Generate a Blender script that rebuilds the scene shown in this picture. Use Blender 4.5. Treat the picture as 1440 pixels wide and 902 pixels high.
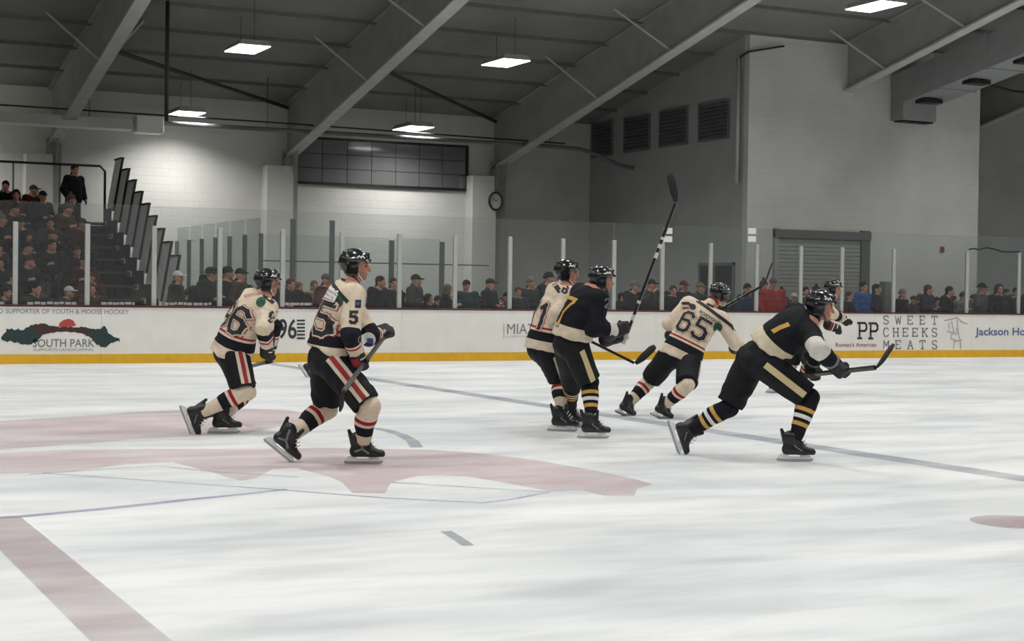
import bpy, math, random
import numpy as np
from mathutils import Vector, Matrix
from mathutils.bvhtree import BVHTree

for o in list(bpy.data.objects):
    bpy.data.objects.remove(o, do_unlink=True)
SC = bpy.context.scene
COL = SC.collection
random.seed(7)
RNG = np.random.default_rng(7)

# ------------------------------------------------------------------ camera
FPX, YAW, PITCH, ROLL, EYE = 2224.79, 0.4577, 0.0176, 0.0140, 1.4179
_f = np.array([math.sin(YAW) * math.cos(PITCH), math.cos(YAW) * math.cos(PITCH), -math.sin(PITCH)])
_r0 = np.array([math.cos(YAW), -math.sin(YAW), 0.0])
_u0 = np.cross(_r0, _f)
CR = _r0 * math.cos(ROLL) + _u0 * math.sin(ROLL)
CU = -_r0 * math.sin(ROLL) + _u0 * math.cos(ROLL)
CF = _f
CAM = np.array([0, 0, EYE])
cd = bpy.data.cameras.new('camera')
cd.sensor_fit = 'HORIZONTAL'
cd.sensor_width = 36
cd.lens = FPX / 1440 * 36
cd.clip_end = 300
cam = bpy.data.objects.new('camera', cd)
COL.objects.link(cam)
cam.matrix_world = Matrix(((CR[0], CU[0], -CF[0], 0), (CR[1], CU[1], -CF[1], 0), (CR[2], CU[2], -CF[2], EYE), (0, 0, 0, 1)))
SC.camera = cam

# ------------------------------------------------------------------ world and exposure
w = bpy.data.worlds.new('world')
SC.world = w
w.use_nodes = True
w.node_tree.nodes['Background'].inputs[0].default_value = (0.8, 0.85, 0.9, 1)
w.node_tree.nodes['Background'].inputs[1].default_value = 0.02
SC.view_settings.view_transform = 'Standard'
SC.view_settings.look = 'None'
SC.view_settings.gamma = 1
SC.view_settings.use_curve_mapping = False
SC.view_settings.exposure = 0.0
LAMP_WATT = 104.0
PANEL_EMIT = 3.0

# ------------------------------------------------------------------ photo pixel -> place (a direction; the distance comes from what it touches)
def ray(x, y): return CF + CR * (x - 720) / FPX - CU * (y - 451) / FPX
def ground(x, y, z=0.0):
    d = ray(x, y); return CAM + d * (z - EYE) / d[2]
def atY(x, y, Y):
    d = ray(x, y); return CAM + d * Y / d[1]
def atX(x, y, X):
    d = ray(x, y); return CAM + d * X / d[0]
def atD(x, y, dep): return CAM + ray(x, y) * dep
def nrm(v):
    v = np.asarray(v, float); return v / np.linalg.norm(v)

BY = 29.605            # far boards
BH = 1.042             # boards height
WY = 40.4              # back wall
BLKY, BLKX0, BLKX1 = 32.6, 22.36, 29.76
RIDGE = 16.65
def roofz(Y): return 6.35 + 0.195 * (WY - max(Y, 2 * RIDGE - Y))
def flangez(Y): return 4.88 + 0.221 * (WY - max(Y, 2 * RIDGE - Y))

# ------------------------------------------------------------------ materials
def srgb(r, g, b):
    f = lambda c: c / 12.92 if c <= 0.04045 else ((c + 0.055) / 1.055) ** 2.4
    return (f(r / 255), f(g / 255), f(b / 255), 1)
MATS = {}
def mat(name, col, rough=0.6, noise=0.0, scale=8.0, metal=0.0, bump=0.0, bscale=40.0, spec=0.5, objcol=False, coat=0.0):
    if name in MATS: return MATS[name]
    m = bpy.data.materials.new(name); m.use_nodes = True
    nt = m.node_tree; b = nt.nodes['Principled BSDF']
    b.inputs['Roughness'].default_value = rough
    b.inputs['Metallic'].default_value = metal
    b.inputs['Specular IOR Level'].default_value = spec
    b.inputs['Coat Weight'].default_value = coat
    src = None
    if objcol:
        oi = nt.nodes.new('ShaderNodeObjectInfo'); src = oi.outputs['Color']
    else:
        b.inputs['Base Color'].default_value = col
    if noise > 0:
        tc = nt.nodes.new('ShaderNodeTexCoord')
        nz = nt.nodes.new('ShaderNodeTexNoise'); nz.inputs['Scale'].default_value = scale; nz.inputs['Detail'].default_value = 5
        nt.links.new(tc.outputs['Object'], nz.inputs['Vector'])
        mr = nt.nodes.new('ShaderNodeMapRange')
        mr.inputs[1].default_value = 0.3; mr.inputs[2].default_value = 0.7
        mr.inputs[3].default_value = 1 - noise; mr.inputs[4].default_value = 1 + noise
        nt.links.new(nz.outputs['Fac'], mr.inputs[0])
        mx = nt.nodes.new('ShaderNodeMix'); mx.data_type = 'RGBA'; mx.blend_type = 'MULTIPLY'; mx.inputs[0].default_value = 1
        if src: nt.links.new(src, mx.inputs[6])
        else: mx.inputs[6].default_value = col
        nt.links.new(mr.outputs[0], mx.inputs[7])
        src = mx.outputs[2]
    if src: nt.links.new(src, b.inputs['Base Color'])
    if bump > 0:
        tc2 = nt.nodes.new('ShaderNodeTexCoord')
        n2 = nt.nodes.new('ShaderNodeTexNoise'); n2.inputs['Scale'].default_value = bscale; n2.inputs['Detail'].default_value = 4
        nt.links.new(tc2.outputs['Object'], n2.inputs['Vector'])
        bp = nt.nodes.new('ShaderNodeBump'); bp.inputs['Strength'].default_value = bump; bp.inputs['Distance'].default_value = 0.02
        nt.links.new(n2.outputs['Fac'], bp.inputs['Height']); nt.links.new(bp.outputs[0], b.inputs['Normal'])
    MATS[name] = m
    return m

def banded(name, base, bands, rough=0.8):
    """cloth whose woven bands follow a distance stored on the mesh (metres from hem, cuff or knee)"""
    if name in MATS: return MATS[name]
    m = mat(name, base, rough, 0.10, 14, bump=0.35, bscale=22, spec=0.2)
    nt = m.node_tree; b = nt.nodes['Principled BSDF']
    link = b.inputs['Base Color'].links[0]; src = link.from_socket
    mxnode = src.node
    cur = None; at = {}
    for (attr, lo, hi, col) in bands:
        if attr not in at:
            a = nt.nodes.new('ShaderNodeAttribute'); a.attribute_name = attr; at[attr] = a
        c = nt.nodes.new('ShaderNodeMath'); c.operation = 'COMPARE'
        c.inputs[1].default_value = (lo + hi) / 2; c.inputs[2].default_value = (hi - lo) / 2
        nt.links.new(at[attr].outputs['Fac'], c.inputs[0])
        mx = nt.nodes.new('ShaderNodeMix'); mx.data_type = 'RGBA'
        nt.links.new(c.outputs[0], mx.inputs[0])
        if cur: nt.links.new(cur, mx.inputs[6])
        else: mx.inputs[6].default_value = base
        mx.inputs[7].default_value = col
        cur = mx.outputs[2]
    if cur: nt.links.new(cur, mxnode.inputs[6])
    return m

def emission(name, col, strength):
    m = bpy.data.materials.new(name); m.use_nodes = True
    b = m.node_tree.nodes['Principled BSDF']
    b.inputs['Base Color'].default_value = (0.8, 0.8, 0.8, 1)
    b.inputs['Emission Color'].default_value = col; b.inputs['Emission Strength'].default_value = strength
    MATS[name] = m; return m

def glassy(name, tint, refl=0.07, dull=0.0, rough=0.02):
    m = bpy.data.materials.new(name); m.use_nodes = True
    nt = m.node_tree; nt.nodes.clear()
    out = nt.nodes.new('ShaderNodeOutputMaterial')
    tr = nt.nodes.new('ShaderNodeBsdfTransparent'); tr.inputs[0].default_value = tint
    gl = nt.nodes.new('ShaderNodeBsdfGlossy'); gl.inputs['Roughness'].default_value = rough
    df = nt.nodes.new('ShaderNodeBsdfDiffuse'); df.inputs[0].default_value = (0.75, 0.76, 0.76, 1)
    m1 = nt.nodes.new('ShaderNodeMixShader'); m1.inputs[0].default_value = dull
    nt.links.new(tr.outputs[0], m1.inputs[1]); nt.links.new(df.outputs[0], m1.inputs[2])
    m2 = nt.nodes.new('ShaderNodeMixShader')
    fr = nt.nodes.new('ShaderNodeLayerWeight'); fr.inputs[0].default_value = 0.15
    ml = nt.nodes.new('ShaderNodeMath'); ml.operation = 'MULTIPLY_ADD'; ml.inputs[1].default_value = 0.5; ml.inputs[2].default_value = refl * 0.4
    nt.links.new(fr.outputs['Fresnel'], ml.inputs[0]); nt.links.new(ml.outputs[0], m2.inputs[0])
    nt.links.new(m1.outputs[0], m2.inputs[1]); nt.links.new(gl.outputs[0], m2.inputs[2])
    nt.links.new(m2.outputs[0], out.inputs[0])
    MATS[name] = m; return m

CREAM = srgb(216, 199, 176); NAVY = srgb(26, 27, 34); RED = srgb(150, 34, 42); GOLD = srgb(205, 160, 82); WHITE = srgb(225, 224, 220)
mat('white_paint', srgb(214, 212, 206), 0.55, 0.05, 3)
mat('board_white', srgb(232, 229, 222), 0.35, 0.04, 2.5)
mat('kick_yellow', srgb(222, 172, 36), 0.4, 0.08, 6)
mat('cap_dark', srgb(74, 20, 28), 0.5, 0.1, 4)
mat('post_metal', srgb(182, 183, 178), 0.45, 0.06, 5, 0.2)
mat('dark_post', srgb(104, 107, 106), 0.6, 0.08, 5)
mat('steel_grey', srgb(176, 177, 174), 0.6, 0.10, 3)
mat('web_grey', srgb(150, 150, 145), 0.7, 0.10, 2)
mat('roof_fabric', srgb(126, 127, 123), 0.85, 0.14, 0.7, bump=0.3, bscale=3)
mat('purlin_grey', srgb(106, 106, 103), 0.7, 0.1, 3)
mat('rod_dark', srgb(48, 48, 47), 0.6, 0.1, 5)
mat('black_metal', srgb(22, 22, 24), 0.5, 0.1, 6)
mat('louver_grey', srgb(112, 114, 114), 0.6, 0.15, 4)
mat('dark_opening', srgb(30, 34, 34), 0.9)
mat('shutter', srgb(150, 150, 146), 0.55, 0.05, 4)
mat('shutter_frame', srgb(88, 90, 90), 0.6)
mat('duct_metal', srgb(142, 144, 143), 0.6, 0.08, 2, 0.0)
mat('bleacher_panel', srgb(216, 216, 214), 0.6, 0.12, 5)
mat('bleacher_plank', srgb(64, 66, 66), 0.6, 0.15, 4)
mat('bleacher_dark', srgb(26, 26, 28), 0.7, 0.1, 4)
mat('white_plastic', srgb(226, 226, 222), 0.4)
mat('red_plastic', srgb(150, 34, 30), 0.4)
mat('grey_wrap', srgb(112, 114, 114), 0.7, 0.1, 6)
mat('blade_steel', srgb(170, 172, 174), 0.25, 0, 1, 0.9)
mat('boot_black', srgb(24, 24, 27), 0.38, 0.15, 30)
mat('boot_trim', srgb(120, 122, 124), 0.4)
mat('helmet_black', srgb(16, 17, 20), 0.22, 0, 1, coat=0.5)
mat('glove_black', srgb(26, 25, 30), 0.6, 0.2, 30, bump=0.4, bscale=60)
mat('glove_red', srgb(140, 30, 40), 0.6, 0.1, 30)
mat('pants_black', srgb(20, 21, 25), 0.72, 0.15, 12, bump=0.4, bscale=14, spec=0.25)
mat('print_black', NAVY, 0.7); mat('print_red', RED, 0.7); mat('print_cream', CREAM, 0.75); mat('print_white', WHITE, 0.7)
mat('print_gold', srgb(196, 152, 70), 0.7); mat('print_green', srgb(18, 84, 56), 0.7); mat('print_grey', srgb(120, 122, 128), 0.7)
mat('print_blue', srgb(74, 84, 150), 0.7); mat('print_palegold', srgb(206, 186, 140), 0.7)
mat('stick_black', srgb(20, 20, 22), 0.35, 0.05, 20)
mat('stick_tape', srgb(34, 34, 36), 0.8)
mat('stick_grey', srgb(70, 68, 66), 0.45)
mat('stick_white', srgb(205, 203, 196), 0.5)
mat('cloth_jacket', (1, 1, 1, 1), 0.85, 0.25, 9, bump=0.4, bscale=14, objcol=True, spec=0.2)
mat('cloth_hat', (1, 1, 1, 1), 0.9, 0.15, 40, objcol=True, spec=0.2)
mat('cloth_trousers', srgb(38, 40, 48), 0.85, 0.2, 10, spec=0.2)
mat('shoe_dark', srgb(30, 26, 24), 0.6)
# skin: colour per vertex so eyes, brows and lips are on the face
def skin_mat(name, col):
    m = mat(name, col, 0.55, 0.06, 25, spec=0.35)
    nt = m.node_tree; b = nt.nodes['Principled BSDF']
    src = b.inputs['Base Color'].links[0].from_socket
    a = nt.nodes.new('ShaderNodeAttribute'); a.attribute_name = 'face'
    mx = nt.nodes.new('ShaderNodeMix'); mx.data_type = 'RGBA'; mx.blend_type = 'MULTIPLY'; mx.inputs[0].default_value = 1
    nt.links.new(src, mx.inputs[6]); nt.links.new(a.outputs['Color'], mx.inputs[7]); nt.links.new(mx.outputs[2], b.inputs['Base Color'])
    return m
skin_mat('skin', srgb(192, 140, 118))
glassy('rink_glass', (0.93, 0.945, 0.94, 1), 0.06, 0.03)
glassy('visor_clear', (0.9, 0.92, 0.93, 1), 0.15, 0.03)
glassy('window_pane', (0.45, 0.47, 0.47, 1), 0.25, 0.16, 0.10)
LAMP_MAT = emission('lamp_diffuser', (1, 1, 0.99, 1), PANEL_EMIT)

# ------------------------------------------------------------------ object helpers
def tag(o, label=None, cat=None, group=None, kind=None):
    if label: o['label'] = label
    if cat: o['category'] = cat
    if group: o['group'] = group
    if kind: o['kind'] = kind
    return o
def thing(name, label, cat, loc=(0, 0, 0), group=None, rotz=0):
    o = bpy.data.objects.new(name, None); COL.objects.link(o)
    o.empty_display_size = 0.1
    o.location = tuple(float(v) for v in loc); o.rotation_euler = (0, 0, rotz)
    return tag(o, label, cat, group)
def mesh_data(name, V, F, mats, attrs=None, smooth=True, fmat=None, colors=None):
    me = bpy.data.meshes.new(name)
    me.from_pydata([tuple(map(float, v)) for v in V], [], [tuple(map(int, f)) for f in F])
    for m in (mats if isinstance(mats, (list, tuple)) else [mats]):
        me.materials.append(MATS[m] if isinstance(m, str) else m)
    if smooth: me.polygons.foreach_set('use_smooth', [True] * len(me.polygons))
    if fmat is not None: me.polygons.foreach_set('material_index', [int(i) for i in fmat])
    for k, a in (attrs or {}).items():
        at = me.attributes.new(k, 'FLOAT', 'POINT'); at.data.foreach_set('value', np.asarray(a, np.float32))
    for k, a in (colors or {}).items():
        at = me.attributes.new(k, 'FLOAT_COLOR', 'POINT'); at.data.foreach_set('color', np.asarray(a, np.float32).ravel())
    me.update()
    return me
def link(name, me, parent=None, loc=None):
    o = bpy.data.objects.new(name, me); COL.objects.link(o)
    if parent is not None: o.parent = parent
    if loc is not None: o.location = tuple(float(v) for v in loc)
    return o
def root_of(p):
    while p.parent is not None: p = p.parent
    return p
def wobj(name, V, F, mats, parent=None, **kw):
    """mesh given in world coordinates; stored relative to its (unrotated) top-level root, or to its own base when it is top-level"""
    V = np.asarray(V, float)
    if parent is None:
        lo, hi = V.min(0), V.max(0); c = np.array([(lo[0] + hi[0]) / 2, (lo[1] + hi[1]) / 2, lo[2]])
        return link(name, mesh_data(name, V - c, F, mats, **kw), None, c)
    c = np.array(root_of(parent).location)
    return link(name, mesh_data(name, V - c, F, mats, **kw), parent)

def box_vf(lo, hi):
    (a, b, c), (d, e, f) = lo, hi
    V = [(a, b, c), (d, b, c), (d, e, c), (a, e, c), (a, b, f), (d, b, f), (d, e, f), (a, e, f)]
    F = [(0, 3, 2, 1), (4, 5, 6, 7), (0, 1, 5, 4), (1, 2, 6, 5), (2, 3, 7, 6), (3, 0, 4, 7)]
    return V, F
def bevel_box_vf(lo, hi, r):
    lo = np.array(lo, float); hi = np.array(hi, float); r = min(r, (hi - lo).min() * 0.45)
    V = []; idx = {}
    for i in range(8):
        s = [(i >> k) & 1 for k in range(3)]
        c = np.where(s, hi, lo); d = np.where(s, -1, 1)
        for k in range(3):
            p = c + d * r; p[k] = c[k]; idx[(i, k)] = len(V); V.append(p)
    F = []
    for k in range(3):
        a, b = [j for j in range(3) if j != k]
        for s in (0, 1):
            q = []
            for (sa, sb) in ((0, 0), (1, 0), (1, 1), (0, 1)):
                i = (s << k) | (sa << a) | (sb << b); q.append(idx[(i, k)])
            F.append(q)
    for k in range(3):
        a, b = [j for j in range(3) if j != k]
        for sa in (0, 1):
            for sb in (0, 1):
                i0 = (sa << a) | (sb << b); i1 = i0 | (1 << k)
                F.append([idx[(i0, a)], idx[(i0, b)], idx[(i1, b)], idx[(i1, a)]])
    for i in range(8): F.append([idx[(i, 0)], idx[(i, 1)], idx[(i, 2)]])
    V = np.array(V); c = V.mean(0); G = []
    for f in F:
        n = np.cross(V[f[1]] - V[f[0]], V[f[2]] - V[f[0]])
        G.append(f if n @ (V[f].mean(0) - c) > 0 else f[::-1])
    return V, G
def box(name, lo, hi, m, parent=None, bev=0.0):
    V, F = bevel_box_vf(lo, hi, bev) if bev > 0 else box_vf(lo, hi)
    return wobj(name, V, F, m, parent, smooth=False)
def join_vf(parts):
    V = []; F = []; n = 0; M = []
    for i, (v, f) in enumerate(parts):
        V.extend(np.asarray(v).tolist()); F.extend([[int(k) + n for k in q] for q in f]); n += len(v); M += [i] * len(f)
    return np.array(V), F, M
def frame_of(d):
    d = nrm(d); a = np.array([0, 0, 1.0]) if abs(d[2]) < 0.9 else np.array([1.0, 0, 0])
    u = nrm(np.cross(a, d)); v = np.cross(d, u); return u, v
def tube_vf(pts, rad, n=8, cap=True):
    pts = np.asarray(pts, float); m = len(pts)
    rad = np.broadcast_to(np.asarray(rad, float), (m,))
    V = []; F = []; u = None
    for i in range(m):
        d = nrm(pts[min(i + 1, m - 1)] - pts[max(i - 1, 0)])
        if u is None: u, v = frame_of(d)
        else:
            u = nrm(u - d * (u @ d)); v = np.cross(d, u)
        for k in range(n):
            a = 2 * math.pi * k / n; V.append(pts[i] + rad[i] * (math.cos(a) * u + math.sin(a) * v))
    for i in range(m - 1):
        for k in range(n):
            k2 = (k + 1) % n; F.append([i * n + k, i * n + k2, (i + 1) * n + k2, (i + 1) * n + k])
    if cap: F.append(list(range(n))[::-1]); F.append([(m - 1) * n + k for k in range(n)])
    return np.array(V), F
def tube(name, pts, rad, m, parent=None, n=8):
    V, F = tube_vf(pts, rad, n); return wobj(name, V, F, m, parent)
def obox_vf(a, b, w, h, up=(0, 0, 1)):
    """bar of section w x h from a to b"""
    a = np.asarray(a, float); b = np.asarray(b, float); d = nrm(b - a)
    s = nrm(np.cross(d, up)); t = np.cross(s, d)
    V = []
    for p in (a, b):
        for (i, j) in ((-1, -1), (1, -1), (1, 1), (-1, 1)): V.append(p + s * w / 2 * i + t * h / 2 * j)
    F = [(3, 2, 1, 0), (4, 5, 6, 7), (0, 1, 5, 4), (1, 2, 6, 5), (2, 3, 7, 6), (3, 0, 4, 7)]
    return np.array(V), F
def extrude_vf(poly, N, th):
    """poly: list of 3D points (planar), extruded by N*th"""
    P = np.asarray(poly, float); n = len(P); Q = P + np.asarray(N) * th
    V = np.vstack([P, Q]); F = [list(range(n))[::-1], list(range(n, 2 * n))]
    for i in range(n):
        j = (i + 1) % n; F.append([i, j, n + j, n + i])
    return V, F

# ------------------------------------------------------------------ signed-distance modelling (bodies, clothes, boots, helmets)
def rcone(a, b, ra, rb):
    a = np.asarray(a, float); b = np.asarray(b, float); ab = b - a; L = max(ab @ ab, 1e-9)
    def f(P):
        t = np.clip(((P - a) @ ab) / L, 0, 1)
        return np.linalg.norm(P - a - t[:, None] * ab, axis=1) - (ra + (rb - ra) * t)
    f.bb = (np.minimum(a - ra, b - rb), np.maximum(a + ra, b + rb)); return f
def ell(c, r, M=None):
    c = np.asarray(c, float); r = np.asarray(r, float); M = np.eye(3) if M is None else np.asarray(M, float)
    def f(P):
        q = (P - c) @ M.T
        k0 = np.linalg.norm(q / r, axis=1); k1 = np.linalg.norm(q / (r * r), axis=1)
        return np.where(k1 > 1e-9, k0 * (k0 - 1) / np.maximum(k1, 1e-9), -r.min())
    e = np.sqrt(((M * r[:, None]) ** 2).sum(0)); f.bb = (c - e, c + e); return f
def rbox(c, h, rad, M=None):
    c = np.asarray(c, float); h = np.asarray(h, float) - rad; M = np.eye(3) if M is None else np.asarray(M, float)
    def f(P):
        q = np.abs((P - c) @ M.T) - h
        return np.linalg.norm(np.maximum(q, 0), axis=1) + np.minimum(q.max(1), 0) - rad
    e = (np.abs(M) * (h + rad)[:, None]).sum(0); f.bb = (c - e, c + e); return f
def plane(p, n):
    p = np.asarray(p, float); n = nrm(n)
    def f(P): return (P - p) @ n
    f.bb = None; return f
def clipped(f, *planes):
    def g(P):
        d = f(P)
        for q in planes: d = np.maximum(d, q(P))
        return d
    g.bb = f.bb; return g
def wrinkle(amp, freq, seed):
    r = np.random.default_rng(seed)
    K = [(r.normal(size=3) * freq * s, r.uniform(0, 6.28), a) for s, a in ((1, 1), (1.7, .6), (2.6, .35))]
    W = r.normal(size=(3, 3)) * freq * 0.5
    def f(P):
        Q = P + 0.05 * np.sin(P @ W.T); o = 0
        for k, ph, a in K: o = o + a * np.sin(Q @ k + ph)
        return amp * o
    return f
def smin(a, b, k):
    if k <= 0: return np.minimum(a, b)
    h = np.clip(0.5 + 0.5 * (b - a) / k, 0, 1); return b + (a - b) * h - k * h * (1 - h)
def evaluate(ops, P):
    d = None
    for op, f, k in ops:
        if op == 'w': d = d + f(P); continue
        e = f(P)
        if d is None: d = e
        elif op == 'u': d = smin(d, e, k)
        elif op == 's': d = -smin(-d, e, k)
        elif op == 'i': d = -smin(-d, -e, k)
    return d
def sdf_mesh(ops, vox, block=8):
    bbs = [f.bb for op, f, k in ops if op == 'u' and f.bb is not None]
    lo = np.min([b[0] for b in bbs], 0) - 3 * vox - 0.01; hi = np.max([b[1] for b in bbs], 0) + 3 * vox + 0.01
    nb = np.ceil((hi - lo) / (vox * block)).astype(int)
    n = nb * block + 1
    cen = [lo[k] + (np.arange(nb[k]) + 0.5) * vox * block for k in range(3)]
    C = np.stack(np.meshgrid(*cen, indexing='ij'), -1).reshape(-1, 3)
    dc = evaluate(ops, C)
    keep = np.abs(dc) < vox * block * 0.87 * 1.35 + 0.01
    D = np.empty(n, np.float32)
    sg = np.repeat(np.repeat(np.repeat(np.where(dc < 0, -1, 1).reshape(nb), block, 0), block, 1), block, 2)
    D[:] = 1.0; D[:-1, :-1, :-1] = sg
    ids = np.argwhere(keep.reshape(nb))
    g = np.arange(block + 1); G = np.stack(np.meshgrid(g, g, g, indexing='ij'), -1).reshape(-1, 3)
    I = (ids[:, None, :] * block + G[None]).reshape(-1, 3)
    flat = np.unique(np.ravel_multi_index(I.T, n)); I = np.stack(np.unravel_index(flat, n), -1)
    D.ravel()[flat] = evaluate(ops, lo + I * vox)
    S = D < 0
    m = n - 1
    cnt = np.zeros(m, np.int8)
    for dx in (0, 1):
        for dy in (0, 1):
            for dz in (0, 1): cnt += S[dx:dx + m[0], dy:dy + m[1], dz:dz + m[2]]
    act = (cnt > 0) & (cnt < 8)
    cells = np.argwhere(act); vid = -np.ones(m, np.int64); vid[act] = np.arange(len(cells))
    acc = np.zeros((len(cells), 3)); num = np.zeros(len(cells))
    corners = [(i, j, k) for i in (0, 1) for j in (0, 1) for k in (0, 1)]
    for a in corners:
        for ax in range(3):
            if a[ax]: continue
            b = list(a); b[ax] = 1
            da = D[tuple((cells + a).T)]; db = D[tuple((cells + b).T)]
            x = (da < 0) != (db < 0); t = np.where(x, da / np.where(x, da - db, 1), 0)
            p = np.tile(np.array(a, float), (len(cells), 1)); p[:, ax] = t
            acc[x] += p[x]; num[x] += 1
    V = lo + (cells + acc / num[:, None]) * vox
    F = []
    for ax in range(3):
        b, c = [(1, 2), (2, 0), (0, 1)][ax]
        s0 = [slice(None)] * 3; s1 = [slice(None)] * 3; s0[ax] = slice(0, -1); s1[ax] = slice(1, None)
        A = S[tuple(s0)]; B = S[tuple(s1)]
        e = np.argwhere(A != B)
        e = e[(e[:, b] > 0) & (e[:, c] > 0) & (e[:, b] < n[b] - 1) & (e[:, c] < n[c] - 1)]
        ins = A[tuple(e.T)]
        q = []
        for (ob, oc) in ((-1, -1), (0, -1), (0, 0), (-1, 0)):
            cc = e.copy(); cc[:, b] += ob; cc[:, c] += oc; q.append(vid[tuple(cc.T)])
        q = np.stack(q, 1); q[~ins] = q[~ins][:, ::-1]; F.append(q)
    F = np.concatenate(F); F = F[(F >= 0).all(1)]
    h = vox * 0.3
    for _ in range(2):
        d = evaluate(ops, V); gr = np.stack([(evaluate(ops, V + h * e) - evaluate(ops, V - h * e)) / (2 * h) for e in np.eye(3)], 1)
        st = d[:, None] * gr / np.maximum((gr * gr).sum(1), 0.3)[:, None]
        ln = np.linalg.norm(st, axis=1); st *= np.minimum(1, 0.7 * vox / np.maximum(ln, 1e-9))[:, None]
        V = V - st
    return V, F
U = lambda f, k=0.0: ('u', f, k)
Sb = lambda f, k=0.0: ('s', f, k)
In = lambda f, k=0.0: ('i', f, k)

# ================================================================== THE SETTING
def ice_material():
    m = bpy.data.materials.new('ice'); m.use_nodes = True; nt = m.node_tree; b = nt.nodes['Principled BSDF']
    tc = nt.nodes.new('ShaderNodeTexCoord')
    def noise(scale, sx, sy, det=5, rot=0.0):
        mp = nt.nodes.new('ShaderNodeMapping'); mp.inputs['Scale'].default_value = (sx, sy, 1); mp.inputs['Rotation'].default_value = (0, 0, rot)
        nz = nt.nodes.new('ShaderNodeTexNoise'); nz.inputs['Scale'].default_value = scale; nz.inputs['Detail'].default_value = det
        nt.links.new(tc.outputs['Object'], mp.inputs[0]); nt.links.new(mp.outputs[0], nz.inputs['Vector']); return nz.outputs['Fac']
    def ramp(sock, lo, hi, c0, c1):
        r = nt.nodes.new('ShaderNodeValToRGB'); r.color_ramp.elements[0].position = lo; r.color_ramp.elements[1].position = hi
        r.color_ramp.elements[0].color = c0; r.color_ramp.elements[1].color = c1; nt.links.new(sock, r.inputs[0]); return r.outputs[0]
    def mul(a, bb):
        x = nt.nodes.new('ShaderNodeMix'); x.data_type = 'RGBA'; x.blend_type = 'MULTIPLY'; x.inputs[0].default_value = 1
        nt.links.new(a, x.inputs[6]); nt.links.new(bb, x.inputs[7]); return x.outputs[2]
    a = ramp(noise(0.6, 0.6, 1.4), 0.36, 0.62, (0.70, 0.72, 0.73, 1), (0.86, 0.86, 0.84, 1))
    c = ramp(noise(2.0, 0.6, 1.7, 7, 0.35), 0.35, 0.55, (0.86, 0.87, 0.88, 1), (1, 1, 1, 1))
    s = ramp(noise(9.0, 0.12, 2.5, 3, -0.45), 0.30, 0.40, (0.93, 0.94, 0.95, 1), (1, 1, 1, 1))
    nt.links.new(mul(mul(a, c), s), b.inputs['Base Color'])
    rr = ramp(noise(1.5, 0.4, 1.4), 0.3, 0.7, (0.33, 0.33, 0.33, 1), (0.55, 0.55, 0.55, 1)); nt.links.new(rr, b.inputs['Roughness'])
    b.inputs['Specular IOR Level'].default_value = 0.35
    bp = nt.nodes.new('ShaderNodeBump'); bp.inputs['Strength'].default_value = 0.12; bp.inputs['Distance'].default_value = 0.01
    nt.links.new(noise(30, 0.2, 2.0, 5, 0.3), bp.inputs['Height']); nt.links.new(bp.outputs[0], b.inputs['Normal'])
    MATS['ice'] = m
ice_material()
def faded(name, col, alpha, lo=0.3, hi=0.7, scale=1.6):
    m = bpy.data.materials.new(name); m.use_nodes = True; nt = m.node_tree; b = nt.nodes['Principled BSDF']
    b.inputs['Base Color'].default_value = col; b.inputs['Roughness'].default_value = 0.5; b.inputs['Specular IOR Level'].default_value = 0.3
    tc = nt.nodes.new('ShaderNodeTexCoord'); mp = nt.nodes.new('ShaderNodeMapping'); mp.inputs['Scale'].default_value = (0.5, 1.6, 1)
    nz = nt.nodes.new('ShaderNodeTexNoise'); nz.inputs['Scale'].default_value = scale; nz.inputs['Detail'].default_value = 6
    mr = nt.nodes.new('ShaderNodeMapRange'); mr.inputs[1].default_value = lo; mr.inputs[2].default_value = hi
    mr.inputs[3].default_value = alpha * 0.45; mr.inputs[4].default_value = alpha
    nt.links.new(tc.outputs['Object'], mp.inputs[0]); nt.links.new(mp.outputs[0], nz.inputs['Vector'])
    nt.links.new(nz.outputs['Fac'], mr.inputs[0]); nt.links.new(mr.outputs[0], b.inputs['Alpha'])
    MATS[name] = m
faded('ice_pink', srgb(190, 142, 147), 0.36)
faded('ice_red', srgb(166, 134, 140), 0.46)
faded('ice_blue', srgb(128, 135, 152), 0.50)
faded('ice_thin', srgb(130, 138, 176), 0.60)
faded('ice_grey', srgb(150, 156, 162), 0.6)

def block_wall(name, col, strength=0.06):
    """painted concrete block: faint courses"""
    m = mat(name, col, 0.75, 0.07, 0.9)
    nt = m.node_tree; b = nt.nodes['Principled BSDF']
    tc = nt.nodes.new('ShaderNodeTexCoord'); sp = nt.nodes.new('ShaderNodeSeparateXYZ'); ad = nt.nodes.new('ShaderNodeMath'); ad.operation = 'ADD'
    cb = nt.nodes.new('ShaderNodeCombineXYZ')
    nt.links.new(tc.outputs['Object'], sp.inputs[0]); nt.links.new(sp.outputs[0], ad.inputs[0]); nt.links.new(sp.outputs[1], ad.inputs[1])
    nt.links.new(ad.outputs[0], cb.inputs[0]); nt.links.new(sp.outputs[2], cb.inputs[1])
    br = nt.nodes.new('ShaderNodeTexBrick'); br.inputs['Scale'].default_value = 1; br.inputs['Brick Width'].default_value = 0.406
    br.inputs['Row Height'].default_value = 0.203; br.inputs['Mortar Size'].default_value = 0.010; br.inputs['Mortar Smooth'].default_value = 0.4
    nt.links.new(cb.outputs[0], br.inputs['Vector'])
    bp = nt.nodes.new('ShaderNodeBump'); bp.invert = True; bp.inputs['Strength'].default_value = 0.5; bp.inputs['Distance'].default_value = 0.01
    nt.links.new(br.outputs['Fac'], bp.inputs['Height']); nt.links.new(bp.outputs[0], b.inputs['Normal'])
    return m
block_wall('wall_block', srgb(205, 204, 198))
block_wall('wall_side', srgb(168, 169, 167))
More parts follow.
